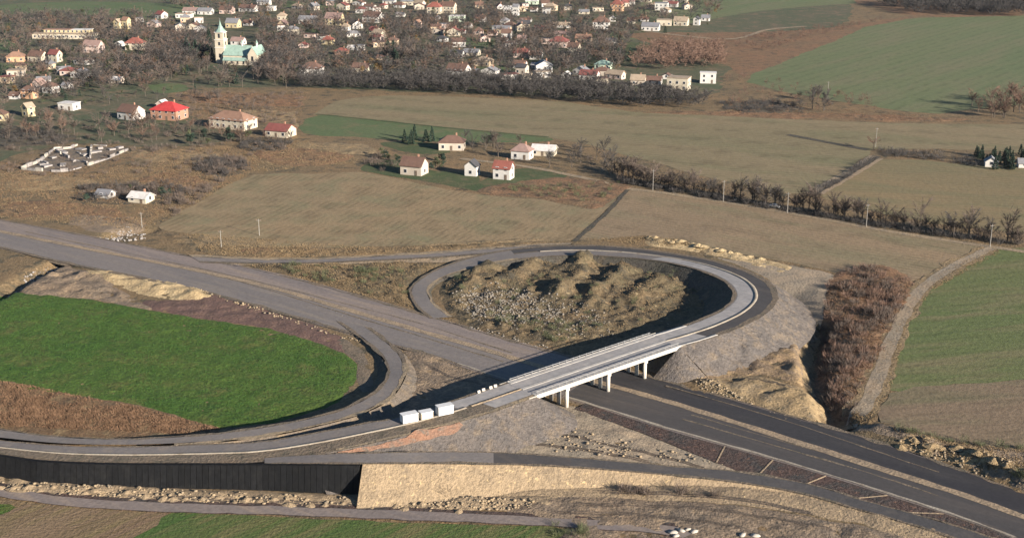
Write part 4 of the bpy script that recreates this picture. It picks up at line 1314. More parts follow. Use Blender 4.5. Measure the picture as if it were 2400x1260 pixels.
def filler_houses():
    zones = [([(20, 150), (200, 150), (240, 210), (180, 235), (10, 200)], 9, 'small muted house low in the left village'), ([(640, 60), (960, 70), (1180, 60), (1180, 110), (960, 115), (690, 95)], 22, 'small muted house in the mid village trees'),
             ([(640, -4), (1000, 16), (1420, 12), (1420, 34), (1000, 40), (680, 22)], 26, 'small muted house in the top village row'), ([(1160, 60), (1290, 60), (1300, 110), (1180, 112)], 9, 'small muted house in the village centre right'),
             ([(1130, 165), (1300, 168), (1460, 178), (1460, 196), (1150, 190)], 12, 'small muted house along the lower village edge'), ([(340, 30), (500, 45), (490, 90), (360, 80)], 7, 'small muted house above left of the church'),
             ([(1440, -4), (1600, 5), (1700, 20), (1600, 32), (1450, 35)], 9, 'small muted house at the top right of the village')]
    for poly, n, text in zones:
        rs = []
        for q in sample_px(poly, n * 4):
            if len(rs) >= n: break
            if any((q[0] - a) ** 2 + (q[1] - b) ** 2 < (r + 7) ** 2 for a, b, r, *_ in HOUSES): continue
            w, d = random.uniform(6, 11), random.uniform(5, 8)
            yaw = math.radians(random.uniform(-35, 20))
            wl, rh = random.uniform(2.6, 4.4), random.uniform(1.6, 2.8)
            o = house((q[0], q[1], .12), w, d, wl, rh, random.choice(['beige', 'grey', 'white', 'cream', 'tan', 'pink', 'white']), random.choice(['brown', 'grey', 'darkred', 'tan', 'brown', 'black', 'pink']), random.choice(['gable', 'gable', 'hip', 'flat']), yaw,
                      random.choice('xy'), random.random() < .6)
            px, py = P(q)
            sc = S(py)
            HOUSES.append((q[0], q[1], max(w, d) * .6, px - w * sc / 2, px + w * sc / 2, py))
            rs.append(o)
        label_row(rs, text, 'house', 'small houses among the village trees')


filler_houses()

# long school building, upper left
def school():
    g = G(150, 92)
    root = tag(empty('school_building', (g[0], g[1] + 5, .1), math.radians(-4)), 'very long low cream building with flat roofs at the upper left', 'building')
    w, d = 49, 9
    mb = MB(); mb.box((0, 0, 1.7), (w, d, 4.0)); mb.build('wall', M['w_cream'], root)
    mb = MB(); mb.box((0, 5.5, 3.0), (w * .72, 8, 6.0)); mb.build('upper_wall', M['w_yellow'], root)
    mb = MB(); mb.box((0, -.3, 3.85), (w + .8, d + .4, .3)); mb.build('roof', M['r_tan'], root)
    mb = MB(); mb.box((-8, 5.5, 6.15), (w * .72 * .6, 8.6, .3)); mb.build('upper_roof', M['r_orange'], root)
    mb = MB(); mb.box((11, 5.5, 6.15), (w * .72 * .42, 8.6, .28)); mb.build('upper_roof', M['r_white'], root)
    for i in range(15):
        f = link('window', WINS, root, (-22.5 + i * 3.2, -4.52, 1.7)); link('pane', WIN, f, (0, -.03, 0))
    for i in range(10):
        f = link('window', WINS, root, (-15.5 + i * 3.4, 1.48, 5.0)); link('pane', WIN, f, (0, -.03, 0))
    for i in range(2):
        f = link('window', WINS, root, (24.52, -1.6 + i * 3.2, 1.7), math.pi / 2); link('pane', WIN, f, (0, -.03, 0))
    HOUSES.append((g[0], g[1] + 5, 20, 72, 230, 92))


school()


def church():
    g = G(540, 150)
    yaw = math.radians(-12)
    root = tag(empty('church', (g[0], g[1] + 4, .1), yaw), 'cream church with tall square tower, pale green spire and green nave roof', 'church')
    tx = -6.5
    tw = MB()
    tw.box((tx, 0, 7.5), (6.2, 6.2, 15.6)); tw.box((tx, 0, 17.6), (5.6, 5.6, 5.0))
    tower = tw.build('tower', M['w_cream'], root)
    for z in (10.2, 15.3, 20.1):
        mb = MB(); mb.box((tx, 0, z), (6.7 if z < 18 else 6.4, 6.7 if z < 18 else 6.4, .45)); mb.build('cornice', M['w_white'], tower)
    for z, hgt in ((5.0, 2.6), (12.8, 2.2), (17.9, 2.8)):
        for a in range(4):
            mb = MB(); mb.box((0, 0, 0), (1.3, .14, hgt))
            q = (3.13 if z < 15 else 2.83)
            o = mb.build('louvre_window', M['glass'], tower)
            an = a * math.pi / 2
            o.location = (tx + math.sin(an) * q, -math.cos(an) * q, z); o.rotation_euler = (0, 0, an)
    sp = MB()
    prof = [(3.5, 20.3), (3.3, 21.0), (2.3, 21.9), (1.6, 22.9), (1.5, 23.6), (.95, 24.2), (.55, 25.4), (.12, 27.6)]
    n = 8
    for r, z in prof:
        for i in range(n):
            t = 2 * math.pi * (i + .5) / n
            sp.v.append((tx + r * math.cos(t) * 1.05, r * math.sin(t) * 1.05, z))
    for k in range(len(prof) - 1):
        for i in range(n):
            j = (i + 1) % n
            sp.f.append([k * n + i, k * n + j, (k + 1) * n + j, (k + 1) * n + i])
    spire = sp.build('spire', M['r_teal'], root)
    mb = MB(); mb.box((tx, 0, 28.2), (.14, .14, 1.6)); mb.box((tx, 0, 28.4), (.8, .14, .14)); mb.build('cross', M['steel'], spire)
    # nave and transept
    def gable(name, x0, x1, y0, y1, wl, rh, ax, rcm, mat='w_cream'):
        cx, cy, hw, hd = (x0 + x1) / 2, (y0 + y1) / 2, (x1 - x0) / 2, (y1 - y0) / 2
        mb = MB()
        pts = [(cx - hw, cy - hd), (cx + hw, cy - hd), (cx + hw, cy + hd), (cx - hw, cy + hd)]
        for i in range(4):
            a, b = pts[i], pts[(i + 1) % 4]
            mb.poly([(a[0], a[1], -.3), (b[0], b[1], -.3), (b[0], b[1], wl), (a[0], a[1], wl)])
        if ax == 'x':
            for x, sg in ((cx + hw, 1), (cx - hw, -1)):
                mb.poly([(x, cy - hd * sg, wl), (x, cy + hd * sg, wl), (x, cy, wl + rh - .1)])
        else:
            for y, sg in ((cy - hd, 1), (cy + hd, -1)):
                mb.poly([(cx - hw * sg, y, wl), (cx + hw * sg, y, wl), (cx, y, wl + rh - .1)])
        w_ = mb.build(name, M[mat], root)
        rb_ = MB()
        ov, th = .4, .25
        a, b = (hw, hd) if ax == 'x' else (hd, hw)
        k = rh / b
        sec = [(-b - ov, wl - ov * k), (0, wl + rh), (b + ov, wl - ov * k), (b + ov, wl - ov * k - th), (0, wl + rh - th), (-b - ov, wl - ov * k - th)]
        for x in (-a, a):
            for y, z in sec:
                rb_.v.append((cx + x, cy + y, z) if ax == 'x' else (cx - y, cy + x, z))
        for i in range(6):
            j = (i + 1) % 6
            rb_.f.append([i, j, 6 + j, 6 + i][::-1])
        rb_.f += [[5, 4, 1, 0], [4, 3, 2, 1], [6, 7, 10, 11], [7, 8, 9, 10]]
        rb_.build(name + '_roof', M['r_' + rcm], root)
        return w_
    nv = gable('nave', -3.5, 15, -5, 6, 6.2, 5.6, 'x', 'teal')
    tr = gable('transept', 15.2, 21.4, -8, 8, 7.2, 4.6, 'y', 'teal')
    gable('aisle', -2.5, 14.8, -8.2, -5.05, 3.2, 1.4, 'x', 'teal')
    for i in range(4):
        mb = MB(); mb.box((-.5 + i * 4.2, -8.25, 1.7), (1.1, .12, 1.9)); mb.build('arched_window', M['glass'], nv)
    mb = MB(); mb.box((18.3, -8.06, 4.2), (1.4, .12, 3.2)); mb.build('arched_window', M['glass'], tr)
    for x, z in ((8.0, 11.5), (18.3, 11.5)):
        mb = MB(); mb.tube((x, .5, z - .6), (x, .5, z + 1.8), .75, .7, 8); tu = mb.build('turret', M['w_white'], root)
        mb = MB(); mb.tube((x, .5, z + 1.8), (x, .5, z + 4.0), .95, .05, 8); mb.build('turret_cap', M['r_teal'], tu)
    HOUSES.append((g[0] + 5, g[1] + 4, 16, 500, 614, 150))


church()


# ruin: open rectangle of pale broken walls
def ruin():
    root = tag(empty('ruined_building', tuple(G(170, 385, 0))), 'roofless ruin of pale broken walls and rubble in the scrub', 'ruin')
    b = np.array(root.location)
    lines = [[(50, 397), (100, 402), (156, 403), (205, 389)], [(205, 389), (255, 372), (300, 352)], [(50, 397), (95, 380), (125, 352), (168, 348)], [(168, 348), (178, 341), (215, 340), (250, 343)],
             [(125, 352), (160, 372), (205, 385)], [(215, 345), (212, 372)], [(95, 380), (112, 388)], [(180, 360), (208, 372)]]
    for L in lines:
        p = resample(np.array([G(*q) for q in L]), 4.0)
        for k in range(len(p) - 1):
            if random.random() < .08: continue
            c = (p[k] + p[k + 1]) / 2 - b
            d = p[k + 1] - p[k]
            hh = random.uniform(.5, 1.9)
            mb = MB(); mb.box((c[0], c[1], hh / 2 - .2), (np.linalg.norm(d) * random.uniform(.85, 1.02), random.uniform(.5, .9), hh), math.atan2(d[1], d[0]))
            mb.build('wall_segment', random.choice([M['concrete'], M['stone_grey'], M['concrete'], M['stone_grey']]), root)
    for px, py in ((140, 352), (150, 360), (125, 372), (190, 352), (225, 358), (172, 380), (110, 392), (235, 350), (262, 352), (280, 348), (148, 390), (200, 365), (100, 388)):
        c = G(px, py) - b
        mb = MB(); mb.box((c[0], c[1], .5), (random.uniform(2, 5), random.uniform(1.5, 3), random.uniform(.6, 1.4)), random.uniform(0, 3)); mb.build('broken_slab', M['stone_grey'], root)


patch('ruin_floor', [(58, 396), (150, 401), (215, 384), (300, 350), (240, 345), (170, 347), (120, 358)], M['slope_grey'], .08, res=1.6, amp=.5, jit=.5)
ruin()

# ------------------------------------------------------------------ vegetation prototypes
def proto_bare(seed, hgt=10.0, spread=3.6, ntw=620, low=.25, tw=(.028, .07)):
    r = random.Random(seed)
    trunk, crown = MB(), []
    trunk.tube((0, 0, -.3), (0, 0, hgt * .35), .26, .18, 6, False)
    topx, topy = r.uniform(-.5, .5), r.uniform(-.5, .5)
    trunk.tube((0, 0, hgt * .35), (topx, topy, hgt * .82), .18, .05, 5, False)
    limbs = [((0, 0, hgt * .4), (topx, topy, hgt * .96))]
    for i in range(9):
        z0 = hgt * r.uniform(low, .65)
        a = r.uniform(0, 6.283)
        L = spread * r.uniform(.6, 1.0)
        z1 = min(hgt * .98, z0 + hgt * r.uniform(.18, .42))
        p1 = (math.cos(a) * L, math.sin(a) * L, z1)
        p0 = (topx * z0 / hgt, topy * z0 / hgt, z0)
        mid = (p1[0] * .5, p1[1] * .5, z0 + (z1 - z0) * .4)
        trunk.tube(p0, mid, .09, .06, 4, False)
        trunk.tube(mid, p1, .06, .02, 3, False)
        limbs += [(p0, mid), (mid, p1), (mid, p1)]
    V, F = [], []
    for i in range(ntw):
        a, b = r.choice(limbs)
        f = r.uniform(.15, 1.05)
        p = Vector(a).lerp(Vector(b), f)
        d = Vector((p.x * .35 + r.gauss(0, .6), p.y * .35 + r.gauss(0, .6), r.uniform(.0, 1.0))).normalized()
        L = r.uniform(.8, 2.3)
        q = d.orthogonal().normalized()
        q.rotate(__import__('mathutils').Quaternion(d, r.uniform(0, 6.28)))
        w = r.uniform(*tw)
        k = len(V)
        V += [tuple(p - q * w), tuple(p + q * w), tuple(p + d * L)]
        F.append((k, k + 1, k + 2))
    return trunk, (np.array(V), np.array(F, np.int32))


def proto_leafy(seed, hgt, spread, n, size, base=.2, cone=False):
    r = random.Random(seed)
    trunk = MB()
    trunk.tube((0, 0, -.3), (0, 0, hgt * (.9 if cone else .6)), .22, .05, 6, False)
    lobes = []
    if not cone:
        for i in range(5):
            a = r.uniform(0, 6.283)
            p = (math.cos(a) * spread * .5, math.sin(a) * spread * .5, hgt * r.uniform(.35, .7))
            trunk.tube((0, 0, hgt * .25), p, .1, .04, 4, False)
        for i in range(9):
            a = r.uniform(0, 6.283)
            q = spread * r.uniform(.1, .75)
            lobes.append((Vector((math.cos(a) * q, math.sin(a) * q, hgt * r.uniform(base + .2, .86))), spread * r.uniform(.28, .5)))
    V, F = [], []
    for i in range(n):
        if cone:
            f = r.random() ** .7
            z = hgt * (1 - f) + .3
            z = max(z, hgt * .08)
            a = r.uniform(0, 6.283)
            rr = spread * (1 - z / hgt) * r.uniform(.55, 1.05) * (.8 + .25 * math.sin(z * 4))
            p = Vector((math.cos(a) * rr, math.sin(a) * rr, z))
            d = Vector((math.cos(a), math.sin(a), -.35)).normalized()
        else:
            c, R = r.choice(lobes)
            d = Vector((r.gauss(0, 1), r.gauss(0, 1), r.gauss(0, 1))).normalized()
            p = c + d * R * r.uniform(.55, 1.05)
            d = (d + Vector((r.gauss(0, .6), r.gauss(0, .6), r.gauss(0, .6)))).normalized()
        u = d.orthogonal().normalized()
        u.rotate(__import__('mathutils').Quaternion(d, r.uniform(0, 6.28)))
        w = d.cross(u)
        s = size * r.uniform(.6, 1.3)
        k = len(V)
        if cone:
            V += [tuple(p - u * s * .5), tuple(p + u * s * .5), tuple(p + d * s)]
        else:
            V += [tuple(p - u * s * .5), tuple(p + u * s * .5), tuple(p + w * s * .8 + d * s * .2)]
        F.append((k, k + 1, k + 2))
    return trunk, (np.array(V), np.array(F, np.int32))


def proto_shrub(seed, hgt, spread, n, w0=.05):
    r = random.Random(seed)
    V, F = [], []
    for i in range(n):
        a = r.uniform(0, 6.283)
        q = spread * math.sqrt(r.random()) * .6
        p = Vector((math.cos(a) * q, math.sin(a) * q, hgt * r.uniform(0, .55) - .05))
        d = Vector((math.cos(a) * r.uniform(.1, .9), math.sin(a) * r.uniform(.1, .9), r.uniform(.5, 1.2))).normalized()
        L = hgt * r.uniform(.3, .6)
        u = d.orthogonal().normalized()
        u.rotate(__import__('mathutils').Quaternion(d, r.uniform(0, 6.28)))
        w = w0 * r.uniform(.6, 1.5)
        k = len(V)
        V += [tuple(p - u * w), tuple(p + u * w), tuple(p + d * L)]
        F.append((k, k + 1, k + 2))
    return np.array(V), np.array(F, np.int32)


def proto_tuft(seed, hgt, n=5, w0=.09):
    r = random.Random(seed)
    V, F = [], []
    for i in range(n):
        a = r.uniform(0, 6.283)
        p = Vector((math.cos(a) * .12, math.sin(a) * .12, -.08))
        t = p + Vector((math.cos(a) * r.uniform(.1, .45), math.sin(a) * r.uniform(.1, .45), 1)) * hgt * r.uniform(.6, 1.1)
        u = Vector((-math.sin(a), math.cos(a), 0)) * w0 * r.uniform(.7, 1.5)
        k = len(V)
        V += [tuple(p - u), tuple(p + u), tuple(t)]
        F.append((k, k + 1, k + 2))
    return np.array(V), np.array(F, np.int32)


def proto_stone(seed, seg=None):
    import bmesh
    bm = bmesh.new()
    bmesh.ops.create_icosphere(bm, subdivisions=1, radius=1)
    r = random.Random(seed)
    for v in bm.verts:
        v.co *= r.uniform(.7, 1.15)
        v.co.z *= .7
    bm.verts.index_update()
    V = np.array([tuple(v.co) for v in bm.verts])
    F = np.array([[v.index for v in f.verts] for f in bm.faces], np.int32)
    bm.free()
    return V, F


def mb_tris(mb):
    F = []
    for f in mb.f:
        for i in range(1, len(f) - 1): F.append((f[0], f[i], f[i + 1]))
    return np.array(mb.v, float), np.array(F, np.int32)


def scatter(name, protos, pos, sc, mat, label=None, cat=None, zs=None, kind='stuff', rot=None):
    pos = np.asarray(pos)
    n = len(pos)
    if n == 0: return
    Vs, Fs, off = [], [], 0
    pick = RNG.integers(0, len(protos), n)
    for j, (v, f) in enumerate(protos):
        k = np.where(pick == j)[0]
        if len(k) == 0: continue
        a = RNG.uniform(0, 2 * math.pi, len(k)) if rot is None else np.full(len(k), rot)
        s = np.asarray(sc)[k]
        c, q = np.cos(a) * s, np.sin(a) * s
        X = v[None, :, 0] * c[:, None] - v[None, :, 1] * q[:, None] + pos[k, 0, None]
        Y = v[None, :, 0] * q[:, None] + v[None, :, 1] * c[:, None] + pos[k, 1, None]
        Z = v[None, :, 2] * (s * (1 if zs is None else zs))[:, None] + pos[k, 2, None]
        Vs.append(np.stack([X, Y, Z], -1).reshape(-1, 3))
        Fs.append((f[None] + (np.arange(len(k)) * len(v))[:, None, None]).reshape(-1, 3) + off)
        off += len(k) * len(v)
    o = link(name, mesh_np(name, np.concatenate(Vs), np.concatenate(Fs), mat))
    return tag(o, label, cat, kind=kind)


def clear_of_houses(p, front=True):
    keep = []
    for q in p:
        ok = True
        px, py = P(q)
        for (x, y, r, x0, x1, y1) in HOUSES:
            if (q[0] - x) ** 2 + (q[1] - y) ** 2 < (r + 2.0) ** 2: ok = False; break
            if front and x0 - 6 < px < x1 + 6 and y1 - 2 < py < y1 + 16 and random.random() < .6: ok = False; break
        if ok: keep.append(q)
    return np.array(keep)


BARE = [proto_bare(s, 8.5 + 1.1 * (s % 4), 2.4 + .5 * (s % 5), 520 + 60 * (s % 3), .15 + .06 * (s % 3)) for s in range(10)]
BARE_M = [(t.mesh('trunk', M['bark']), {k: mesh_np('crown', v, f, M[k]) for k in ('twig', 'twig_dark', 'twig_red')}) for t, (v, f) in BARE]
GOLD = [proto_leafy(40 + s, 8, 3.0, 520, .62) for s in range(3)]
GOLD_M = [(t.mesh('trunk', M['bark']), {k: mesh_np('crown', v, f, M[k]) for k in ('leaf_gold', 'leaf_olive', 'leaf_dark')}) for t, (v, f) in GOLD]
FIR = [proto_leafy(60 + s, 10, 2.6, 520, .8, cone=True) for s in range(2)]
FIR_M = [(t.mesh('trunk', M['bark']), {'leaf_dark': mesh_np('crown', v, f, M['leaf_dark'])}) for t, (v, f) in FIR]


def tree(kind, mats, key, p, sc):
    t, c = random.choice(mats)
    r = empty(kind, (p[0], p[1], p[2]), random.uniform(0, 6.28))
    r.scale = (sc, sc, sc * random.uniform(.9, 1.15))
    link('trunk', t, r)
    link('crown', c[key], r)
    return r


def grove(poly, n, mats, keys, sc, text, cat, group, name, clump=0, front=True):
    p = clear_of_houses(sample_px(poly, n, clump), front)
    rs = [tree(name, mats, random.choice(keys), q, random.uniform(*sc)) for q in p]
    label_row(rs, text, cat, group)
    return rs


def line_px(pts, n, jx=1.0):
    c = resample(np.array([G(a, b) for a, b in pts]), 1.0)
    k = np.linspace(0, len(c) - 1, n)
    out = []
    for i in k:
        q = c[int(i)].copy()
        q[0] += random.uniform(-jx, jx); q[1] += random.uniform(-jx, jx)
        q[2] = top(q[0], q[1])
        out.append(q)
    return np.array(out)


# individual trees ---------------------------------------------------------------
lane = [tree('bare_tree', BARE_M, random.choice(['twig', 'twig', 'twig_dark']), q, random.choice([.45, .55, .65, .75, .8, .9, 1.0]) * random.uniform(.9, 1.1)) for q in
        line_px([(1450, 405), (1540, 437), (1700, 463), (1850, 490), (2050, 525), (2250, 556), (2400, 572)], 100, 2.2)]
label_row(lane, 'bare tree in the row along the country lane', 'tree', 'bare trees along the lane')
grove([(1075, 335), (1190, 345), (1300, 345), (1400, 352), (1460, 395), (1440, 425), (1330, 400), (1230, 378), (1130, 368)], 46, BARE_M, ['twig_dark', 'twig_dark', 'twig'], (.5, .9),
      'dark bare tree behind the lane hamlet', 'tree', 'bare trees of the hamlet', 'bare_tree', front=True)
grove([(0, 268), (120, 275), (260, 288), (430, 285), (480, 305), (420, 335), (250, 335), (60, 330), (0, 345)], 48, BARE_M, ['twig', 'twig', 'twig_red'], (.55, .95),
      'brown bare tree in the left copse above the ruin', 'tree', 'bare trees of the left copse', 'bare_tree')
grove([(400, 155), (480, 160), (600, 165), (700, 182), (700, 208), (560, 205), (430, 205), (395, 190)], 46, BARE_M, ['twig', 'twig_dark', 'twig'], (.7, 1.1),
      'bare tree in the belt in front of the church', 'tree', 'bare trees below the church', 'bare_tree', front=False)
grove([(2265, 240), (2400, 232), (2440, 282), (2300, 280)], 26, BARE_M, ['twig_red'], (.8, 1.1), 'reddish bare tree in the right edge clump', 'tree', 'reddish trees at the right edge', 'bare_tree')
grove([(1885, 232), (1930, 235), (1935, 262), (1885, 262)], 5, BARE_M, ['twig_dark'], (.9, 1.2), 'dark bare tree beside the corner of the far green field', 'tree', 'trees at the field corner', 'bare_tree')
grove([(250, 285), (350, 288), (470, 300), (610, 318), (700, 326), (690, 338), (560, 335), (420, 318), (260, 305)], 34, BARE_M, ['twig', 'twig_red', 'twig_dark'], (.4, .75), 'bare tree in front of the red-roofed houses', 'tree', 'bare trees by the red-roofed houses', 'bare_tree', front=False)
grove([(240, 225), (420, 222), (640, 255), (620, 275), (440, 240), (250, 245)], 26, BARE_M, ['twig', 'twig_dark'], (.4, .75), 'bare tree behind the red-roofed houses', 'tree', 'bare trees behind the red-roofed houses', 'bare_tree')
r1 = tree('bare_tree', BARE_M, 'twig_red', G(2047, 350), .75)
tag(r1, 'lone reddish bare tree where the field tracks meet', 'tree')
# evergreens and autumn trees
grove([(2270, 362), (2410, 362), (2410, 400), (2330, 398)], 48, FIR_M, ['leaf_dark'], (.3, .6), 'dark evergreen in the right edge clump', 'tree', 'evergreens at the right edge', 'evergreen_tree', front=False)
grove([(430, 105), (498, 100), (500, 150), (440, 150)], 16, FIR_M, ['leaf_dark'], (.8, 1.2), 'dark evergreen in the clump left of the church tower', 'tree', 'evergreens beside the church', 'evergreen_tree', front=False)
grove([(885, 130), (930, 125), (935, 165), (890, 168)], 9, FIR_M, ['leaf_dark'], (.8, 1.1), 'dark evergreen in the clump right of the golden trees', 'tree', 'evergreens in mid village', 'evergreen_tree')
grove([(1430, 130), (1500, 128), (1500, 148), (1430, 146)], 7, FIR_M, ['leaf_dark'], (.6, .9), 'dark evergreen at the left side of the reddish grove', 'tree', 'evergreens by the reddish grove', 'evergreen_tree')
grove([(770, 130), (885, 132), (890, 185), (780, 178)], 20, GOLD_M, ['leaf_gold', 'leaf_gold', 'leaf_olive'], (.6, 1.0), 'golden autumn tree in the gardens right of the church', 'tree', 'golden trees by the church', 'autumn_tree')
grove([(860, 365), (935, 358), (1010, 372), (1080, 378), (1080, 398), (1000, 400), (900, 385)], 12, GOLD_M, ['leaf_dark', 'leaf_olive'], (.4, .65), 'dark green tree beside the near hamlet houses', 'tree', 'green trees of the hamlet', 'leafy_tree')
grove([(940, 320), (1025, 325), (1025, 350), (960, 352)], 8, FIR_M, ['leaf_dark'], (.4, .7), 'dark evergreen left of the upper hamlet house', 'tree', 'evergreens of the hamlet', 'evergreen_tree')
grove([(190, 448), (380, 445), (420, 470), (200, 474)], 9, GOLD_M, ['leaf_olive', 'leaf_dark'], (.3, .5), 'low green tree beside the sheds above the motorway', 'tree', 'green trees by the sheds', 'leafy_tree')
grove([(430, 310), (560, 312), (610, 320), (560, 345), (440, 340)], 12, GOLD_M, ['leaf_olive', 'leaf_dark'], (.45, .75), 'dark tree below the orange-roofed house', 'tree', 'dark trees left of the far fields', 'leafy_tree')

# wooded masses beyond counting: the village trees, the belt, the groves ------------
BT = [(np.vstack([mb_tris(t)[0], v]), np.vstack([mb_tris(t)[1], f + len(t.v)])) for t, (v, f) in BARE[:4]]
FAR_B = []
for s in range(4):
    t, (v, f) = proto_bare(90 + s, 9 + s * .8, 3.0 + .4 * s, 260, .12, (.055, .12))
    v = v.copy()
    FAR_B.append((v, f))


def wood(name, polys, mat, label, sc=(.55, 1.0), protos=None, clump=0, front=True):
    p = []
    for poly, n in polys:
        q = clear_of_houses(sample_px(poly, n, clump), front)
        if len(q): p.append(q)
    p = np.vstack(p)
    scatter(name, protos or FAR_B, p, RNG.uniform(sc[0], sc[1], len(p)), mat, label, 'trees')


wood('tree_belt', [([(700, 186), (880, 188), (1000, 186), (1180, 192), (1350, 200), (1480, 215), (1660, 240), (1640, 256), (1480, 252), (1300, 238), (1180, 228), (900, 214), (700, 208)], 760)],
     M['twig_dark'], 'dense dark belt of bare trees along the lower edge of the village', (.55, .95), front=False)
wood('reddish_grove', [([(1500, 122), (1690, 112), (1700, 160), (1560, 166), (1480, 160)], 190)], M['twig_red'], 'grove of reddish bare trees behind the right houses', (.7, 1.05))
wood('far_wood', [([(2040, 8), (2420, 6), (2420, 42), (2150, 36)], 420)], M['twig_dark'], 'dark wood along the top right corner', (.9, 1.3))
VT = [([(180, 130), (330, 125), (420, 120), (410, 200), (330, 215), (180, 210)], 70), ([(380, 85), (500, 80), (500, 160), (390, 170)], 60), ([(600, 100), (700, 95), (720, 190), (610, 185)], 60), ([(0, 40), (420, 40), (520, 120), (400, 200), (0, 260)], 420), ([(600, 60), (1200, 40), (1250, 190), (1000, 190), (640, 185)], 620),
      ([(380, 10), (1700, -20), (1680, 50), (1400, 100), (620, 70)], 620), ([(1180, 60), (1480, 90), (1450, 205), (1200, 195)], 300), ([(620, 140), (700, 130), (720, 190), (620, 195)], 70)]
wood('village_trees', [(a, int(n * .8)) for a, n in VT], M['twig'], 'brown bare trees standing between the village houses', (.55, 1.05), clump=1.0)
wood('village_trees', [(a, int(n * .75)) for a, n in VT], M['twig_dark'], 'dark bare trees standing between the village houses', (.65, 1.25), clump=.9)
wood('russet_trees', [(a, n // 3) for a, n in VT], M['twig_red'], 'reddish bare trees scattered between the village houses', (.5, 1.0), clump=.8)
wood('olive_trees', [(a, max(6, n // 9)) for a, n in VT], M['leaf_olive'], 'olive green trees scattered between the village houses', (.5, .95), protos=[g[1] for g in GOLD])
wood('golden_trees', [(a, max(3, n // 22)) for a, n in VT], M['leaf_gold'], 'golden autumn trees scattered between the village houses', (.5, .8), protos=[g[1] for g in GOLD])
wood('garden_shrubs', [([(0, 40), (700, 30), (1200, 20), (1700, 40), (1450, 200), (700, 190), (0, 280)], 420)], M['leaf_olive'], 'green garden bushes between the village houses', (.25, .45), protos=[g[1] for g in GOLD[:2]])
wood('garden_evergreens', [([(0, 60), (700, 30), (1200, 20), (1600, 40), (1450, 200), (700, 190), (0, 270)], 130)], M['leaf_dark'], 'small dark evergreens scattered through the village gardens', (.35, .7), protos=[f[1] for f in FIR])
wood('roadside_scrub', [([(1700, 175), (1900, 205), (2060, 230), (2050, 262), (1850, 262), (1700, 245)], 70), ([(1500, 95), (1720, 88), (1900, 70), (2100, 42), (2000, 70), (1800, 120), (1690, 110)], 140)],
     M['twig_red'], 'reddish scrub along the edge of the far green field', (.25, .5))

SHR = [proto_shrub(s, 1.6 + .35 * s, 1.9, 95, .038) for s in range(5)]
p = sample_px([(1945, 648), (2055, 618), (2140, 664), (2105, 735), (2055, 840), (2000, 950), (1965, 985), (1938, 935), (1922, 880), (1918, 800), (1930, 745)], 430, .55, 7, 4)
scatter('thicket', SHR, p[:210], RNG.uniform(.3, 1.15, 210), M['twig_red'], 'reddish brown bare thicket beside the ditch on the right', 'shrubs')
scatter('thicket', SHR, p[210:], RNG.uniform(.3, 1.3, len(p) - 210), M['twig'], 'greyish brown bare bushes mixed into the thicket on the right', 'shrubs')
p = np.vstack([sample_px([(2062, 352), (2160, 355), (2300, 375), (2290, 392), (2150, 372), (2062, 366)], 90), sample_px([(1440, 415), (1600, 446), (1900, 498), (2100, 532), (2400, 574), (2400, 580), (2100, 541), (1800, 490), (1450, 430)], 260),
               sample_px([(1900, 455), (1968, 420), (2048, 368), (2056, 372), (1975, 425), (1915, 456)], 60)])
p3 = sample_px([(1440, 408), (1600, 442), (1900, 494), (2100, 528), (2400, 570), (2400, 578), (2100, 538), (1800, 486), (1450, 426)], 95)
scatter('lane_undergrowth', FAR_B, p3, RNG.uniform(.28, .55, len(p3)), M['twig'], 'low bare saplings filling the gaps of the lane tree row', 'shrubs')
scatter('hedge', SHR, p, RNG.uniform(.55, 1.2, len(p)), M['twig_dark'], 'dark low hedge under the lane trees and along the field edge', 'hedge')
p = np.vstack([sample_px([(460, 375), (570, 372), (590, 400), (480, 415)], 70), sample_px([(190, 435), (400, 432), (430, 465), (190, 470)], 60), sample_px([(0, 300), (430, 300), (560, 335), (700, 345), (400, 420), (0, 420)], 150, .8),
               sample_px([(430, 215), (720, 215), (720, 290), (600, 300), (440, 270)], 110, .8), sample_px([(380, 480), (450, 440), (560, 410), (480, 460), (390, 525)], 45), sample_px([(840, 385), (900, 365), (930, 395), (900, 405)], 25)])
p2 = np.vstack([sample_px([(440, 378), (540, 372), (590, 392), (530, 415), (460, 402)], 70), sample_px([(180, 435), (420, 430), (440, 465), (190, 470)], 60), sample_px([(0, 300), (160, 310), (160, 340), (0, 345)], 50), sample_px([(560, 328), (690, 336), (640, 362), (560, 350)], 40), sample_px([(1690, 240), (1880, 240), (1880, 265), (1700, 262)], 60)])
scatter('dark_scrub', SHR, p2, RNG.uniform(.7, 1.4, len(p2)), M['twig_dark'], 'dark clumps of bare scrub on the rough ground', 'shrubs')
scatter('scrub', SHR, p, RNG.uniform(.6, 1.3, len(p)), M['twig'], 'bare brown scrub on the rough ground left of the fields', 'shrubs')
p = np.vstack([sample_px([(640, 622), (760, 625), (960, 640), (960, 690), (860, 690), (680, 640)], 60, .8), sample_px([(1045, 660), (1640, 640), (1660, 700), (1420, 790), (1100, 755)], 60, .8), sample_px([(1130, 750), (1420, 775), (1300, 805)], 40),
               sample_px([(1290, 1232), (1370, 1232), (1380, 1275), (1310, 1275)], 16), sample_px([(1135, 440), (1460, 430), (1400, 485), (1280, 465)], 60, .6), sample_px([(2100, 1020), (2400, 1050), (2400, 1060), (2110, 1035)], 25),
               sample_px([(2340, 1120), (2420, 1130), (2420, 1160)], 10)])
pb = np.vstack([sample_px([(1022, 1154), (1050, 1154), (1052, 1164), (1024, 1164)], 4), sample_px([(1440, 1150), (1530, 1150), (1530, 1162), (1440, 1160)], 12), sample_px([(1590, 1156), (1680, 1160), (1680, 1170), (1590, 1166)], 8)])
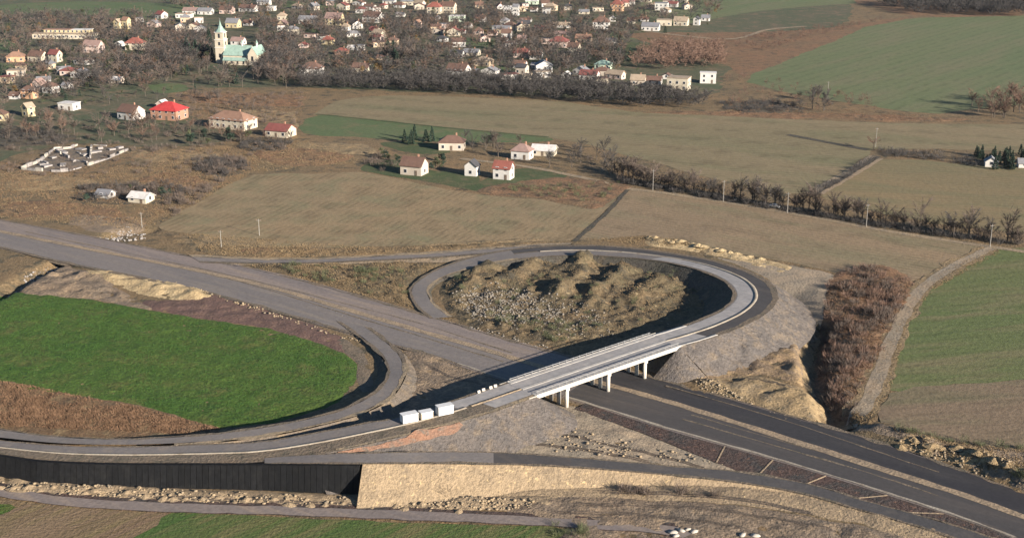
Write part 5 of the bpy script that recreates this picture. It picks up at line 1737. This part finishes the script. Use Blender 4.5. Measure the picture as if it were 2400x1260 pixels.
scatter('bank_bushes', SHR, pb, RNG.uniform(.5, 1.1, len(pb)), M['twig'], 'few bare bushes at the foot of the sand bank', 'shrubs')
scatter('site_shrubs', SHR, p, RNG.uniform(.35, .9, len(p)), M['leaf_olive'], 'low shrubs growing on the mounds and verges of the interchange', 'shrubs')

# grass tufts ----------------------------------------------------------------------
TUF = [proto_tuft(s, .38, 5, .06) for s in range(5)]


def tufts(name, polys, mat, label, sc=(.6, 1.4), clump=.7):
    p = np.vstack([sample_px(poly, n, clump, 6, 9) for poly, n in polys])
    scatter(name, TUF, p, RNG.uniform(sc[0], sc[1], len(p)), mat, label, 'grass')


tufts('dry_grass', [([(0, 400), (200, 410), (420, 350), (720, 330), (860, 380), (590, 405), (370, 525), (330, 540), (0, 510)], 16200), ([(430, 545), (900, 582), (1200, 568), (1000, 590), (700, 603), (480, 598)], 3960),
                    ([(570, 620), (1030, 618), (965, 680), (980, 725), (640, 638)], 4680), ([(1040, 670), (1220, 612), (1450, 608), (1640, 652), (1660, 710), (1420, 795), (1200, 790), (1050, 720)], 4200),
                    ([(2080, 1015), (2420, 1060), (2420, 1150), (2120, 1045)], 2160), ([(1360, 560), (1520, 552), (1640, 580), (1500, 575)], 1260)],
      M['dry_blade'], 'tufts of straw-coloured dry grass on the rough ground')
tufts('track_grass', [([(2330, 578), (2165, 660), (2080, 790), (2045, 890), (1985, 985), (2040, 998), (2092, 900), (2125, 760), (2190, 678), (2345, 592)], 3800)], M['dry_blade'], 'dry grass along the field track on the right')
tufts('rust_grass', [([(0, 892), (330, 955), (520, 1004), (420, 1018), (0, 1000)], 9900), ([(0, 380), (700, 330), (560, 420), (330, 530), (0, 505)], 9000), ([(430, 215), (730, 218), (690, 300), (450, 280)], 4500),
                     ([(1700, 235), (2060, 262), (2300, 278), (2250, 286), (1700, 268)], 2700), ([(1940, 655), (2140, 668), (2000, 960), (1920, 860)], 6300)], M['red_blade'], 'tufts of rust-coloured grass on the rough ground')
tufts('crop_leaves', [([(-20, 696), (200, 704), (480, 750), (740, 803), (826, 845), (830, 888), (660, 982), (520, 998), (330, 948), (-20, 884)], 22000)], M['green_blade'], 'young green crop plants covering the near left field', (.35, .8), .9)

# stones ----------------------------------------------------------------------------
STO = [proto_stone(s) for s in range(5)]


def stones(name, polys, mat, label, sc, sink=.2):
    p = np.vstack([sample_px(poly, n, .9, 4, 12) for poly, n in polys])
    s = RNG.uniform(sc[0], sc[1], len(p)) * RNG.uniform(.6, 1, len(p))
    p[:, 2] += s * sink
    scatter(name, STO, p, s, mat, label, 'stones')


stones('rubble', [([(1065, 700), (1140, 685), (1260, 695), (1320, 735), (1240, 762), (1110, 750)], 900), ([(1050, 690), (1160, 672), (1300, 690), (1420, 740), (1440, 790), (1280, 800), (1120, 765)], 700), ([(1060, 755), (1180, 785), (1300, 815), (1250, 815), (1120, 780)], 110)], M['stone'], 'pale rubble strewn over the ground inside the loop', (.16, .5))
stones('gravel_lumps', [([(735, 716), (800, 728), (875, 750), (860, 757), (790, 742), (740, 726)], 60)], M['stone'], 'pale lumps lying on the motorway median', (.3, .75))
stones('riprap', [([(190, 568), (300, 532), (345, 545), (340, 562), (240, 575)], 170), ([(60, 640), (165, 592), (190, 602), (110, 640), (20, 690)], 200)], M['stone_grey'], 'grey stone lining of the stream banks by the motorway', (.25, .6))
stones('clods', [([(1600, 870), (1850, 990), (2050, 1010), (1960, 1000), (1800, 965), (1640, 915)], 170), ([(845, 1165), (1250, 1170), (1250, 1195), (850, 1190)], 220), ([(0, 1128), (400, 1150), (840, 1172), (840, 1188), (400, 1176), (0, 1150)], 300),
                 ([(2090, 1035), (2420, 1110), (2420, 1160), (2150, 1065)], 200), ([(400, 660), (560, 708), (760, 772), (850, 800), (820, 800), (600, 730)], 120), ([(1200, 960), (1700, 1090), (1300, 1060)], 160)],
       M['shoulder'], 'clods of pale earth along the road verges', (.2, .55))


# sand heaps -------------------------------------------------------------------------
def heap_mesh(seed, mat):
    r = random.Random(seed)
    n, rings = 14, 5
    V = [(0, 0, 1.0)]
    ph = [r.uniform(0, 6.28) for _ in range(3)]
    for k in range(1, rings + 1):
        f = k / rings
        for i in range(n):
            t = 2 * math.pi * i / n
            R = f * (1.0 + .15 * math.sin(2 * t + ph[0]) + .1 * math.sin(5 * t + ph[1])) * 1.55
            z = .5 * (1 + math.cos(math.pi * f)) * .9 + r.uniform(-.05, .05) * (1 - f) - .12 * f
            V.append((R * math.cos(t), R * math.sin(t), z))
    F = [[0, 1 + i, 1 + (i + 1) % n] for i in range(n)]
    for k in range(rings - 1):
        for i in range(n):
            j = (i + 1) % n
            F.append([1 + k * n + i, 1 + (k + 1) * n + i, 1 + (k + 1) * n + j, 1 + k * n + j])
    return mesh_np('heap', V, F, mat)


def heaps(pts, n, mat, sc, text, group, jx=.8):
    ms = [heap_mesh(s, mat) for s in range(4)]
    rs = []
    for q in line_px(pts, n, jx):
        o = link('sand_heap', random.choice(ms), None, tuple(q + np.array([0, 0, .1])), random.uniform(0, 6.28))
        s = random.uniform(*sc)
        o.scale = (s * random.uniform(.9, 1.3), s, s * random.uniform(.4, .75))
        rs.append(o)
    label_row(rs, text, 'sand heap', group)


heaps([(1525, 562), (1600, 574), (1700, 592), (1790, 610)], 15, M['sand_cream'], (.7, 1.4), 'pale sand heap in the row behind the loop', 'sand heaps behind the loop', 1.5)
heaps([(10, 1140), (200, 1160), (420, 1168), (640, 1176), (840, 1184), (1000, 1190), (1090, 1196)], 34, M['sand'], (.45, 1.05), 'small sand heap in the row below the black wall', 'sand heaps below the wall', 1.3)
heaps([(2110, 1045), (2200, 1058), (2300, 1090), (2400, 1128)], 15, M['sand_yellow'], (.5, 1.2), 'yellowish spoil heap by the dark carriageway', 'spoil heaps on the right verge', 1.6)

# ------------------------------------------------------------------ site cabins, barriers, posts
def cabin(px, py, z, w, d, hh, yaw, wallm, label):
    g = G(px, py, z)
    root = tag(empty('site_cabin', tuple(g), yaw), label, 'cabin', 'white cabins on the overpass road')
    mb = MB(); mb.box((0, d / 2, hh / 2 + .2), (w, d, hh)); body = mb.build('body', wallm, root)
    mb = MB(); mb.box((0, d / 2, hh + .26), (w + .16, d + .16, .14)); mb.build('roof', M['white_metal'], root)
    mb = MB(); mb.box((w / 2 + .02, d * .5, hh * .7), (.06, .6, .4)); mb.build('window', M['glass'], body)
    for x in np.arange(-w / 2 + .3, w / 2 - .2, .45):
        mb = MB(); mb.box((x, -.015, hh / 2 + .2), (.06, .05, hh * .94)); mb.build('rib', M['white_metal'], body)
    mb = MB(); mb.box((0, -.02, hh * .5 + .15), (.75, .06, hh * .85)); mb.build('door', M['w_white'], body)
    for x in (-w * .4, w * .4):
        mb = MB(); mb.box((x, d / 2, .08), (.25, d * .9, .3)); mb.build('skid', M['tyre'], root)


ya = math.atan2((G(1045, 975, 6.1) - G(963, 992, 6.1))[1], (G(1045, 975, 6.1) - G(963, 992, 6.1))[0])
cabin(963, 991, 6.1, 3.6, 1.8, 1.75, ya, M['white_metal'], 'bright white cabin on the overpass road, leftmost of three')
cabin(1002, 983, 6.13, 2.8, 1.7, 1.5, ya, M['w_cream'], 'smaller cream cabin standing between two white ones on the overpass')
cabin(1046, 973, 6.17, 3.6, 1.8, 1.9, ya, M['white_metal'], 'white cabin on the overpass road nearest the bridge')
bl = []
for px, py in ((1122, 921), (1133, 916), (1150, 911), (1161, 907)):
    mb = MB()
    for zz, w in ((.2, .62), (.55, .36), (.82, .24)):
        mb.box((0, 0, zz * .7), (.75, w * .8, .28))
    o = link('barrier_block', mb.mesh('barrier_block', M['concrete_white']), None, tuple(G(px, py, 6.2)), ya + random.uniform(-.3, .3))
    bl.append(o)
label_row(bl, 'white concrete block by the left bridge end', 'barrier', 'barrier blocks on the overpass')
bl = []
for px, py, s in ((1578, 1250, 1.3), (1596, 1246, 1.1), (1612, 1243, 1.0), (1628, 1248, 1.2), (1585, 1258, 1.0), (1740, 1256, 1.2), (1770, 1258, 1.3)):
    v, f = proto_stone(int(px))
    o = link('concrete_lump', mesh_np('concrete_lump', v * np.array([s * .9, s * .6, s * .45]), f, M['concrete']), None, tuple(G(px, py) + np.array([0, 0, .35])), random.uniform(0, 6))
    bl.append(o)
label_row(bl, 'white broken concrete lump at the bottom edge', 'concrete', 'concrete lumps at the bottom edge')


def pole(px, py, hgt):
    g = G(px, py)
    root = empty('power_pole', (g[0], g[1], 0), math.radians(random.uniform(-20, 20)))
    mb = MB(); mb.tube((0, 0, -.4), (0, 0, hgt), .14, .09, 8); mb.build('post', M['pole'], root)
    mb = MB(); mb.box((0, 0, hgt - .5), (1.5, .10, .10)); ca = mb.build('cross_arm', M['pole'], root)
    for x in (-.8, 0, .8):
        mb = MB(); mb.tube((x, 0, hgt - .43), (x, 0, hgt - .15), .07, .05, 6); mb.build('insulator', M['w_brick'], ca)
    return root


pl = [pole(*q) for q in ((1530, 446, 8.5), (1695, 473, 8.5), (1845, 500, 8), (2030, 532, 8.5), (2320, 579, 8))]
label_row(pl, 'pale power pole beside the country lane', 'pole', 'power poles along the lane')
pl = [pole(519, 582, 6.3), pole(608, 552, 6.0), pole(333, 532, 5.5)]
for o, lab in zip(pl, ('pale power pole by the lower corner of the tan field', 'pale power pole inside the lower left of the tan field', 'short pale pole at the stream beside the motorway')):
    tag(o, lab, 'pole', 'power poles left of the interchange')
pl = [pole(1940, 220, 7), pole(2052, 345, 9)]
for o, lab in zip(pl, ('thin pole in the far green field', 'pale pole where the field tracks meet')):
    tag(o, lab, 'pole', 'poles in the far fields')


def car(px, py, yaw):
    g = G(px, py)
    root = tag(empty('car', (g[0], g[1], .14), yaw), 'small white car on the country lane between the bare trees', 'car')
    sec = [(-2.1, .35), (-2.1, .85), (-1.2, .95), (-.7, 1.42), (.8, 1.42), (1.35, .95), (2.1, .8), (2.15, .35)]
    mb = MB(); n = len(sec)
    for y in (-.85, .85):
        mb.v += [(x, y * (.86 if z > 1.2 else 1), z) for x, z in sec]
    for i in range(n):
        j = (i + 1) % n
        mb.f.append([i, j, n + j, n + i])
    mb.f.append(list(range(n))[::-1]); mb.f.append(list(range(n, 2 * n)))
    body = mb.build('body', M['white_metal'], root)
    for y in (-.80, .80):
        mb = MB(); mb.box((0, y, 1.16), (1.5, .06, .32)); mb.build('window', M['glass'], body)
    for x in (-1.3, 1.3):
        for y in (-.8, .8):
            mb = MB(); mb.tube((x, y - .1, .32), (x, y + .1, .32), .32, .32, 10); mb.build('wheel', M['tyre'], root)


car(1815, 487, math.radians(-35))


# ------------------------------------------------------------------ thin haze over the land
hm = bpy.data.materials.new('haze')
hm.use_nodes = True
ht = hm.node_tree
for n_ in list(ht.nodes):
    if n_.type != 'OUTPUT_MATERIAL': ht.nodes.remove(n_)
pv = ht.nodes.new('ShaderNodeVolumePrincipled')
pv.inputs['Color'].default_value = (.80, .88, 1.0, 1)
pv.inputs['Density'].default_value = 0.00002
pv.inputs['Anisotropy'].default_value = 0.2
ht.links.new(pv.outputs[0], [n_ for n_ in ht.nodes if n_.type == 'OUTPUT_MATERIAL'][0].inputs['Volume'])
mb = MB()
mb.box((0, 4500, 60), (17900, 14900, 132))
tag(link('haze', mb.mesh('haze', hm)), 'thin pale haze over the land', kind='stuff')
